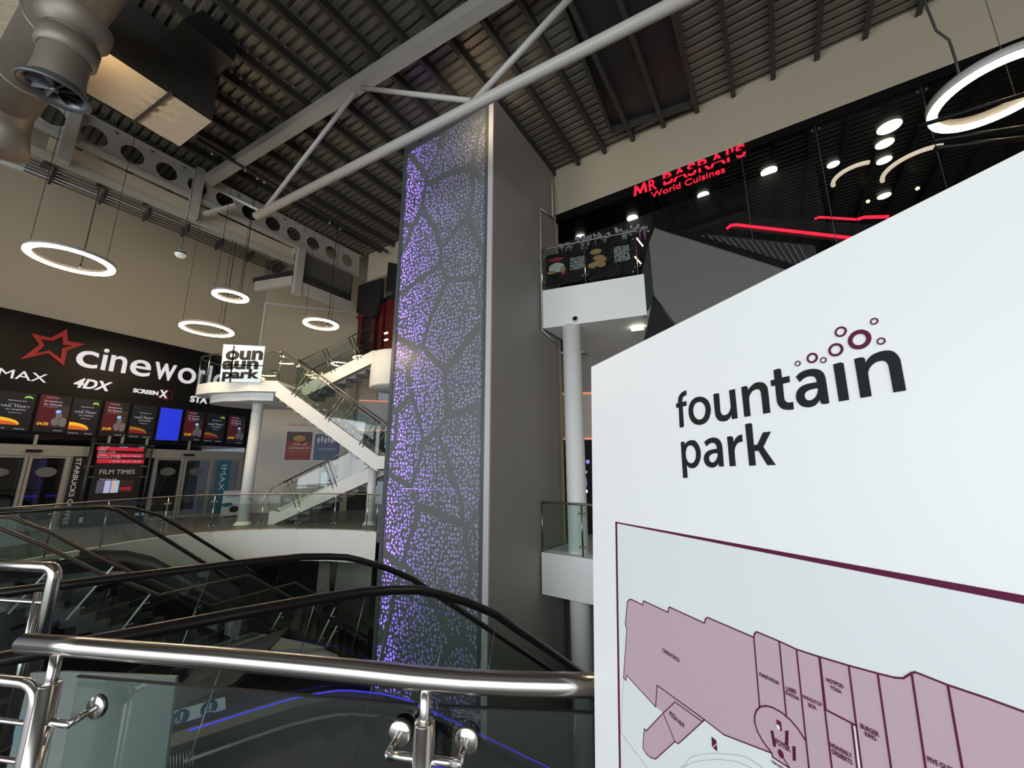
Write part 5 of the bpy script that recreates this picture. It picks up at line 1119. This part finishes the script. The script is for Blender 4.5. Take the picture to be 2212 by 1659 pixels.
pA_ = npost(126, 1400, 1478); pB_ = npost(921, 1466, 1561)
gdir = (npath[8] - npath[2]).normalized(); gn = V3((-gdir.y, gdir.x, 0)); gn = gn if gn.y > 0 else -gn
def clampset(p, sides, z_):
    for s_ in sides:
        a = V3((p.x, p.y, z_)); b = a + gdir * .105 * s_; c = b + gn * .07 + UP * .012
        ca_ = obj('clamp_arm', MB().cyl(a, b, .0115, 16).cyl(b - gn * .004, c, .0115, 16).sphere(b, .0117, 12, 8), M['steel'], nr_)
        obj('clamp_disc', MB().lathe(c, [(0, 0), (.034, 0), (.036, .003), (.036, .010), (.0, .010)], axis=gn, n=28), M['steel'], ca_)
        obj('rubber_gasket', MB().lathe(c + gn * .010, [(0, 0), (.037, 0), (.037, .005), (0, .005)], axis=gn, n=28), M['rubber'], ca_)
clampset(pA_, (1,), YY(126, 1558, pA_.y).z); clampset(pB_, (-1, 1), YY(915, 1640, pB_.y).z)
# glass panes
gz = [V3((p.x, p.y, 0)) + gn * .092 for p in npath]
def gpane(a, b, ztop0, ztop1):
    obj('glass_pane', MB().prism([V3((a.x, a.y, .08)), V3((b.x, b.y, .08)), V3((b.x, b.y, ztop1)), V3((a.x, a.y, ztop0))], gn * .010), M['glassclear'], nr_)
    obj('glass_edge', MB().bar(V3((a.x, a.y, ztop0)), V3((b.x, b.y, ztop1)), .012, .005), M['ink'], nr_)
GP = Plane(gz[2], (gz[7] - gz[2])); GP.n = -gn
gl0 = GP.hit(167, 1461); gl1 = GP.hit(903, 1519); gl2 = GP.hit(950, 1521); gl3 = GP.hit(1300, 1526)
gpane(GP.p(gl0[0], 0), GP.p(gl1[0], 0), GP.o.z + gl0[1], GP.o.z + gl1[1])
gpane(GP.p(gl2[0], 0), GP.p(gl3[0] + .2, 0), GP.o.z + gl2[1], GP.o.z + gl3[1])
# frosted panel behind the left pane
fpn = Plane(gz[1] + gn * .25, gz[7] - gz[1]); fpn.n = -gn
obj('frosted_side_panel', MB().prism([fpn.P(62, 1455), fpn.P(140, 1452), fpn.P(380, 1462), fpn.P(352, 1700), fpn.P(0, 1700)], gn * .012), M['frosted'], label='frosted grey green glass panel behind the left end of the near railing', cat='glass panel')
# round pale blue sticker on it
sc_ = fpn.hit(52, 1590, .02); mb = MB(); ell(mb, fpn, sc_[0], sc_[1], .085, .105, .004, .003, 32); 
stk = obj('round_sticker', mb, mat('pale_blue_sticker', (.09, .15, .17), .5), label='round dull blue sticker on the frosted panel behind the steel gate', cat='sticker')
# floor gate frame at left
GT = Plane(pA_, gdir); GT.n = -gn
def gpt(x, y): return GT.P(x, y)
def arc(pts, n=6):
    out = [pts[0]]
    for i in range(1, len(pts) - 1):
        a, b, c = pts[i - 1], pts[i], pts[i + 1]; r = .07
        p = b + (a - b).normalized() * min(r, (a - b).length * .45); q = b + (c - b).normalized() * min(r, (c - b).length * .45)
        for k in range(n + 1): t = k / n; out.append(p * (1 - t) ** 2 + b * 2 * t * (1 - t) + q * t * t)
    return out + [pts[-1]]
gt = thing('steel_gate', gpt(20, 1700), 'low steel gate frame with rounded corner at the lower left edge', 'gate')
cr = gpt(84, 1478); bt_ = V3((cr.x, cr.y, .3)); lf2 = V3((cr.x, cr.y, 0)) - gdir * 1.0
obj('gate_frame', MB().tube(arc([V3((lf2.x, lf2.y, cr.z)), cr, bt_, V3((lf2.x, lf2.y, .3))]), .0165, 20), M['steel'], gt)
for y in (1563, 1648):
    z_ = gpt(60, y).z; obj('gate_bar', MB().cyl(V3((cr.x, cr.y, z_)), V3((lf2.x, lf2.y, z_)), .008, 12), M['steel'], gt)
hz = gpt(75, 1549).z; obj('hinge_stub', MB().cyl(V3((cr.x, cr.y, hz)), V3((pA_.x, pA_.y, hz)), .012, 14), M['steel'], gt)
# u shaped barrier rail behind
UT = Plane(Z(60, 1223, 1.15), gdir); 
c0 = UT.P(122, 1226); 
ub = thing('barrier_rail', V3((c0.x, c0.y, 0)), 'bent steel tube barrier rail at the left behind the near handrail', 'rail')
obj('rail_tube', MB().tube(arc([V3((c0.x, c0.y, c0.z)) - gdir * 1.6, c0, V3((c0.x, c0.y, 0))], 8), .036, 22), M['steel'], ub)
for x in (82,):
    p = UT.P(x, 1280); obj('inner_post', MB().cyl(V3((p.x, p.y, 0)), p, .018, 14), M['steel'], ub)
for y in (1302,):
    z_ = UT.P(100, y).z; obj('mid_bar', MB().cyl(V3((c0.x, c0.y, z_)), V3((c0.x, c0.y, z_)) - gdir * 1.6, .014, 12), M['steel'], ub)
# safety notice on escalator glass
NB = Plane(pk(0, -4.68, 0) + N49 * .03, D49); NB.n = N49
nq = [NB.P(*q) for q in [(372, 1537), (486, 1505), (488, 1531), (367, 1570)]]
nb = thing('safety_notice', nq[3], 'white strip notice with two round blue pictograms on the escalator side', 'notice')
obj('notice_plate', MB().prism(nq, N49 * .004), M['sign'], nb)
for (x, y) in [(389, 1549), (451, 1529)]:
    c = NB.hit(x, y); mb = MB(); ell(mb, NB, c[0], c[1], .058, .058, .006, .003, 28); p_ = obj('blue_pictogram', mb, M['signblue'], nb)
    mb = MB(); dx = -1 if x < 420 else 1
    ell(mb, NB, c[0] + .0086, c[1] + .0302, .0079, .0079, .010, .002, 12)
    mb.prism([NB.p(c[0] + .0000, c[1] + .0202, .010), NB.p(c[0] + .0173, c[1] + .0202, .010), NB.p(c[0] + .0130, c[1] - .0158, .010), NB.p(c[0] + .004, c[1] - .0158, .010)], NB.n * .002)
    for (ax_, ay, bx, by) in (((-.0252, .0086, -.0252, -.0288), (-.0252, -.0288, .0108, -.0288)) if dx < 0 else ((-.0324, -.0158, .04, -.0331), (.0, .01, -.03, .0))):
        a, b = NB.p(c[0] + ax_, c[1] + ay, .010), NB.p(c[0] + bx, c[1] + by, .010); w_ = (b - a).cross(NB.n).normalized() * .004; mb.prism([a - w_, b - w_, b + w_, a + w_], NB.n * .002)
    obj('pictogram_figure', mb, M['sign'], nb)
# comb plate ribs at the foot
cpq = [Z(350, 1600, .0), Z(425, 1605, .0)]
cm = MB()
for k in range(9):
    a = NB.P(362 + 7 * k, 1612, .05); cm.cyl(a, a + V3((.05, -.0, -.35)), .005, 6)
obj('comb_plate', cm, M['darksteel'], label='small group of thin metal comb ribs below the blue notice', cat='comb plate')

# ================================================================== TOTEM SIGN
def camdir(x, u, d): return V3((x, d * CT - u * ST, d * ST + u * CT)).normalized()
hS = -camdir(735 - 1106, -184.5, F); vS = camdir(134, 3730, F)
hS = (hS - vS * hS.dot(vS)).normalized()
r0 = ray(1278, 1014); o0 = EYE + r0 * (1.22 / r0.y)
TS_ = Plane(o0, hS, vS)
if TS_.n.dot(EYE - o0) < 0: TS_.n = -TS_.n
def s(x, y, d=0): return TS_.P(x, y, d)
tlc = TS_.hit(1277, 793); trc = TS_.hit(2212, 325); sl = (trc[1] - tlc[1]) / (trc[0] - tlc[0]); uR = trc[0] + .05
wb = -1.75
tot = thing('totem_sign', TS_.p(.4, wb), 'large white slanted top directory sign with mall map at the right', 'sign')
obj('sign_body', MB().prism([TS_.p(tlc[0], wb), TS_.p(uR, wb), TS_.p(uR, tlc[1] + sl * (uR - tlc[0])), TS_.p(tlc[0], tlc[1])], -TS_.n * .07), M['sign'], tot)
def H5(x, y): return (1400 + x / 3.687, 660 + y / 3.687)
def outline(pts):
    """closed outline: third value 1 marks a sharp corner, the rest is smoothed"""
    n = len(pts); out = []
    for i in range(n):
        p0, p1, p2, p3 = pts[i - 1], pts[i], pts[(i + 1) % n], pts[(i + 2) % n]
        if len(p1) > 2: p0 = p1
        if len(p2) > 2: p3 = p2
        if len(p1) > 2 and len(p2) > 2: out.append(p1[:2]); continue
        for k in range(5):
            t = k / 5; out.append(tuple(.5 * (2 * p1[j] + (p2[j] - p0[j]) * t + (2 * p0[j] - 5 * p1[j] + 4 * p2[j] - p3[j]) * t * t + (3 * p1[j] - p0[j] - 3 * p2[j] + p3[j]) * t ** 3) for j in (0, 1)))
    return out
def traced(loops, fn, name, m, parent, d=.0006, depth=.001):
    cu = bpy.data.curves.new('glyph', 'CURVE'); cu.dimensions = '2D'; cu.fill_mode = 'BOTH'; cu.extrude = depth / 2
    for lp in loops:
        q = [TS_.hit(*fn(*p)) for p in outline(lp)]; sp_ = cu.splines.new('POLY'); sp_.points.add(len(q) - 1)
        for k, (x, y) in enumerate(q): sp_.points[k].co = (x, y, 0, 1)
        sp_.use_cyclic_u = True
    o = bpy.data.objects.new('glyph', cu); COL.objects.link(o); dg = bpy.context.evaluated_depsgraph_get(); dg.update()
    me = bpy.data.meshes.new_from_object(o.evaluated_get(dg)); mb = MB().add([TS_.p(v.co.x, v.co.y, d + depth / 2 + v.co.z) for v in me.vertices], [list(p.vertices) for p in me.polygons])
    bpy.data.objects.remove(o); bpy.data.meshes.remove(me); return obj(name, mb, m, parent)
def GA(x, y): return (1450 + x / 5.2917, 820 + y / 5.2917)
def GB(x, y): return (1650 + x / 6.35, 780 + y / 6.35)
def GC(x, y): return (1790 + x / 6.8, 740 + y / 6.8)
def GD(x, y): return (1460 + x / 5.5217, 900 + y / 5.5217)
glyphs = [(GA, [[(60,275,1),(85,268,1),(84,235),(92,195),(115,158),(145,135),(175,124,1),(177,178,1),(152,188),(135,208),(130,230),(130,258,1),(175,245,1),(178,297,1),(133,307,1),(147,520),(145,532),(138,542),(125,546),(102,548,1),(90,318,1),(63,324,1)]]),
 (GA, [[(335,196),(385,208),(430,250),(453,320),(450,390),(425,460),(380,503),(320,518),(262,500),(220,445),(204,370),(210,300),(240,240),(285,205)], [(330,254),(365,268),(392,310),(397,355),(388,405),(362,445),(322,458),(285,440),(260,400),(253,345),(265,295),(292,265)]]),
 (GA, [[(487,168,1),(530,157),(543,160),(550,175),(562,330),(568,370),(583,400),(605,407),(640,400),(668,370),(682,330),(684,290),(666,125,1),(731,107,1),(762,441,1),(700,453,1),(691,395,1),(675,435),(640,468),(590,478),(545,465),(515,420),(503,360)]]),
 (GA, [[(806,88,1),(850,75),(868,78),(878,95),(880,130,1),(905,90),(955,45),(1010,29),(1060,38),(1095,75),(1110,130),(1136,378,1),(1058,391,1),(1035,180),(1025,135),(1008,113),(980,110),(935,130),(905,170),(893,225),(911,415,1),(842,426,1)]]),
 (GB, [[(140,126,1),(205,106),(225,107),(238,122),(252,228,1),(353,204,1),(362,287,1),(264,311,1),(280,480),(292,535),(320,562),(355,570),(406,559,1),(416,660,1),(380,667),(315,668),(250,648),(205,600),(183,530),(163,335,1),(110,346,1),(99,268,1),(155,253,1)]]),
 (GB, [[(446,217,1),(500,165),(570,128),(650,110),(710,108),(770,122),(815,155),(842,205),(855,260),(902,575,1),(850,588),(815,588),(790,572),(780,550),(773,522,1),(745,570),(700,612),(640,632),(590,633),(530,618),(480,575),(452,520),(452,450),(475,395),(520,350),(600,315),(735,290,1),(722,245),(695,215),(655,208),(600,215),(550,240),(498,287,1)], [(745,371,1),(690,380),(610,405),(572,440),(563,480),(580,520),(615,538),(660,535),(705,505),(735,460),(750,400)]]),
 (GC, [[(75,322,1),(170,295),(200,297),(222,312),(230,345),(306,840,1),(160,866,1)]]),
 (GC, [[(383,243,1),(480,219),(515,222),(538,245),(545,310,1),(580,250),(640,190),(730,145),(820,122),(900,118),(960,135),(1015,180),(1050,235),(1065,285),(1143,703,1),(960,733,1),(895,380),(880,325),(850,285),(810,268),(750,272),(680,300),(620,355),(592,410),(588,480),(637,787,1),(477,813,1)]]),
 (GD, [[(64,303,1),(95,299),(106,305),(110,340,1),(140,300),(190,281),(235,290),(275,340),(297,410),(297,490),(275,560),(240,602),(200,615),(165,607),(132,573,1),(143,729,1),(92,731,1)], [(185,343),(215,360),(238,400),(246,450),(240,505),(218,543),(185,556),(150,540),(128,500),(120,440),(130,380),(152,350)]]),
 (GD, [[(343,304,1),(385,270),(440,250),(490,255),(530,285),(550,330),(560,390),(575,594,1),(545,596),(520,590),(512,550,1),(490,585),(455,606),(415,605),(370,580),(343,530),(342,475),(365,430),(410,400),(498,382,1),(485,340),(465,318),(435,313),(405,322),(370,353,1)], [(500,436,1),(450,440),(412,462),(398,495),(410,532),(440,548),(475,530),(498,490),(505,455)]]),
 (GD, [[(617,240,1),(660,234),(678,240),(686,258),(690,318,1),(715,265),(750,228),(793,213,1),(800,297,1),(755,308),(725,335),(707,380),(704,430),(718,589,1),(649,592,1)]]),
 (GD, [[(832,92,1),(885,79),(903,85),(912,105),(933,340,1),(978,334,1),(1045,189,1),(1136,178,1),(1046,362,1),(1196,577,1),(1098,579,1),(990,406,1),(941,411,1),(957,582,1),(882,586,1)]])]
for fn, loops in glyphs: traced(loops, fn, 'logo_letter', M['ink'], tot)
for (x, y, R_o, th) in [(1195, 462, 24, 8), (1310, 418, 46, 17), (1399, 435, 27, 9), (1498, 353, 60, 20), (1537, 209, 48, 16), (1686, 271, 92, 38), (1859, 284, 34, 12), (1804, 126, 32, 11)]:
    c = TS_.hit(*H5(x, y)); e = TS_.hit(*H5(x + R_o, y))[0] - c[0]; v_ = TS_.hit(*H5(x, y - R_o * .9))[1] - c[1]; ro = (e + v_) / 2; ri_ = ro * (1 - th / R_o); n = 48; mb = MB(); vs = []
    for rr_, d in ((ro, .0006), (ri_, .0006), (ro, .0016), (ri_, .0016)): vs += [TS_.p(c[0] + rr_ * math.cos(2 * math.pi * k / n), c[1] + rr_ * math.sin(2 * math.pi * k / n), d) for k in range(n)]
    mb.add(vs, [(2 * n + k, 2 * n + (k + 1) % n, 3 * n + (k + 1) % n, 3 * n + k) for k in range(n)] + [(k, (k + 1) % n, 2 * n + (k + 1) % n, 2 * n + k) for k in range(n)])
    obj('logo_bubble', mb, M['plum'], tot)
# map
def J3(x, y): return (1260 + x / 4.158, 1260 + y / 4.158)
def J4(x, y): return (1700 + x / 4.158, 1260 + y / 4.158)
D_ = .0006
def pane_(pts, m, nm, d=D_, dp=.0006): return obj(nm, MB().prism([TS_.P(*q, d) for q in pts], TS_.n * dp), m, tot)
pane_([(1333, 1129), (2300, 1310), (2300, 1800), (1343, 1800)], M['paleprint'], 'map_ground', .0002, .0003)
pane_([(1329.5, 1127), (2300, 1302), (2300, 1322), (1333, 1130.5)], M['plum'], 'map_frame_top')
pane_([(1329.5, 1127), (1333, 1127), (1343.5, 1800), (1339.5, 1800)], M['plum'], 'map_frame_side')
Lp = {}
def ln(pts, wd=.0022, m=None, fn=None, nm='map_line'):
    P_ = [TS_.hit(*(fn(*q) if fn else q)) for q in pts]; mb = MB()
    for i in range(len(P_) - 1):
        a, b = P_[i], P_[i + 1]; dx, dy = b[0] - a[0], b[1] - a[1]; L_ = math.hypot(dx, dy) or 1; ex, ey = dx / L_ * wd * .4, dy / L_ * wd * .4; nx_, ny_ = -dy / L_ * wd / 2, dx / L_ * wd / 2
        mb.prism([TS_.p(a[0] - ex + nx_, a[1] - ey + ny_, .0014), TS_.p(a[0] - ex - nx_, a[1] - ey - ny_, .0014), TS_.p(b[0] + ex - nx_, b[1] + ey - ny_, .0014), TS_.p(b[0] + ex + nx_, b[1] + ey + ny_, .0014)], TS_.n * (.0004 + .00001 * (i % 3)))
    return obj(nm, mb, m or M['plum'], globals().get('MAPB') or tot)
topL = [J3(*q) for q in [(400, 170), (410, 152), (428, 143), (450, 150), (537, 195), (545, 157), (765, 260), (770, 225), (780, 214), (1092, 357), (1102, 320), (1120, 306), (1537, 485), (1542, 455), (1562, 435), (1765, 520), (1920, 592), (2125, 660)]]
topR = [J4(*q) for q in [(205, 630), (300, 660), (560, 738), (820, 808), (970, 846), (1050, 852), (1125, 805), (1160, 797), (1450, 912), (1800, 1030), (2129, 1150), (2500, 1290)]]
top_all = topL + topR
cine = [J3(*q) for q in [(365, 850), (388, 872), (392, 825), (655, 1110), (722, 1165), (570, 1325), (552, 1305), (540, 1480), (570, 1530), (610, 1565), (655, 1578), (828, 1420), (855, 1440), (870, 1430), (1095, 1225), (1270, 1360), (1700, 1525), (1705, 1560), (1860, 1659), (1960, 1730)]]
MAPB = pane_(list(reversed(top_all)) + [J3(382, 370)] + [J3(*q) for q in [(395, 405)]] + cine + [(2400, 1760)], M['pink'], 'map_building', .0005, .0004)
ln([J3(392, 405), J3(382, 370)] + top_all, .0021)
ln([J3(395, 405)] + cine[:4], .0016)
ln([J3(655, 1110), J3(667, 915), J3(1095, 1225), J3(1270, 1360), J3(1700, 1525), J3(1705, 1560), J3(1860, 1659), J3(1960, 1730)], .0018)
ln([J3(*q) for q in [(722, 1165), (828, 1065), (1070, 1240), (1095, 1225), (870, 1430), (855, 1440), (828, 1420), (722, 1165), (570, 1325), (552, 1305), (540, 1480), (570, 1530), (610, 1565), (655, 1578), (828, 1420)]], .0016)
for a, b in [((1537, 485), (1590, 1110)), ((1765, 520), (1830, 1195)), ((1920, 592), (2035, 1680))]: ln([J3(*a), J3(*b)], .0021)
ln([J3(2125, 660), J4(345, 1130), J4(412, 1680)], .0022)
for a, b in [((560, 738), (680, 1680)), ((820, 808), (945, 1680)), ((1125, 805), (1255, 1680)), ((1450, 912), (1585, 1680)), ((300, 660), (355, 1135)), ((355, 1135), (625, 1275)), ((590, 1270), (640, 1680))]: ln([J4(*a), J4(*b)], .0022)
pane_([J4(*q) for q in [(598, 1278), (625, 1280), (672, 1700), (645, 1700)]], M['paleprint'], 'map_gap', .0012, .0004)
ln([J3(*q) for q in [(1590, 1110), (1560, 1145), (1545, 1190), (1545, 1250), (1570, 1330), (1620, 1420), (1700, 1525)]], .0022)
ln([J3(*q) for q in [(1590, 1110), (1640, 1100), (1700, 1112), (1780, 1155), (1860, 1220), (1930, 1300), (2005, 1415)]], .0022)
ln([J3(365, 872), J3(342, 1345), J3(580, 1659), J3(640, 1740)], .0006, M['greyline'])
ln([J3(*q) for q in [(870, 1659), (920, 1635), (940, 1590), (975, 1560), (1060, 1538), (1200, 1528), (1380, 1540), (1480, 1565), (1620, 1659)]], .0006, M['greyline'])
ln([J3(*q) for q in [(900, 1659), (980, 1610), (1100, 1590), (1220, 1582), (1380, 1600), (1520, 1659)]], .0005, M['greyline'])
def mapword(s_, x0, y0, x1, y1, h, fn, m=None, th=.0, off=.012):
    """word whose baseline runs between two points of the print"""
    a, b = TS_.hit(*fn(x0, y0)), TS_.hit(*fn(x1, y1)); dx, dy = b[0] - a[0], b[1] - a[1]; L_ = math.hypot(dx, dy); vs, fs, asp = tmesh(s_, off, 0)
    hh = L_ / asp * h * 1.4; q = [TS_.p(a[0] + dx * x - dy / L_ * y * hh, a[1] + dy * x + dx / L_ * y * hh, .0022 + z * .0004) for x, y, z in vs]
    obj('map_label', MB().add(q, fs), m or M['plum'], MAPB)
mapword('CINEWORLD', 718, 615, 870, 712, 1, J3); mapword('PIZZA HUT', 782, 1180, 915, 1306, 1, J3); mapword('FUNSTATION', 1592, 830, 1765, 915, 1, J3)
mapword('LASER', 1835, 960, 1925, 997, 1, J3); mapword('STATION', 1826, 995, 1945, 1055, 1, J3); mapword('WINGSTOP', 1980, 1030, 2155, 1112, 1, J3); mapword('BOX', 2035, 1110, 2105, 1140, 1, J3)
mapword('HOTPOD', 366, 882, 518, 948, 1, J4); mapword('YOGA', 398, 945, 500, 995, 1, J4); mapword('BURGER', 672, 1298, 838, 1382, 1, J4); mapword('KING', 712, 1368, 812, 1417, 1, J4)
mapword('HEAVENLY', 402, 1467, 595, 1572, 1, J4); mapword('DESSERTS', 415, 1527, 598, 1633, 1, J4); mapword('FIVE GUYS', 1275, 1598, 1530, 1715, 1, J4); mapword('FOYER', 1738, 1440, 1870, 1520, 1, J3)
mapword('MAIN ENTRANCE', 1703, 1610, 1870, 1715, 1, J3)
for pts in [[(1735, 1222), (1775, 1245), (1785, 1330), (1742, 1305)], [(1152, 1378), (1195, 1415), (1203, 1510), (1158, 1472)]]: pane_([J3(*q) for q in pts], M['plum'], 'map_symbol', .0014, .0004)
pane_([J3(*q) for q in [(1162, 1470), (1195, 1440), (1196, 1450), (1163, 1480)]], M['paleprint'], 'map_symbol_stroke', .002, .0003)
mb = MB(); c = TS_.hit(*J3(1759, 1290)); ell(mb, TS_, c[0], c[1], .0028, .0036, .002, .0003, 16); obj('map_symbol_lift', mb, M['paleprint'], tot)
mb = MB(); c = TS_.hit(*J3(1780, 1530)); ell(mb, TS_, c[0], c[1], .0045, .0055, .0014, .0004, 24); obj('you_are_here_dot', mb, M['plum'], tot)
ln([J3(1795, 1555), J3(1880, 1690)], .0016)
for (x0, y0, x1, y1, w_) in [(1700, 1325, 1725, 1465, 20), (1835, 1325, 1832, 1450, 24), (1898, 1465, 1902, 1590, 22)]:
    for k in range(5): xx = -w_ / 2 + w_ * k / 4; ln([J3(x0 + xx, y0), J3(x1 + xx, y1)], .0007)
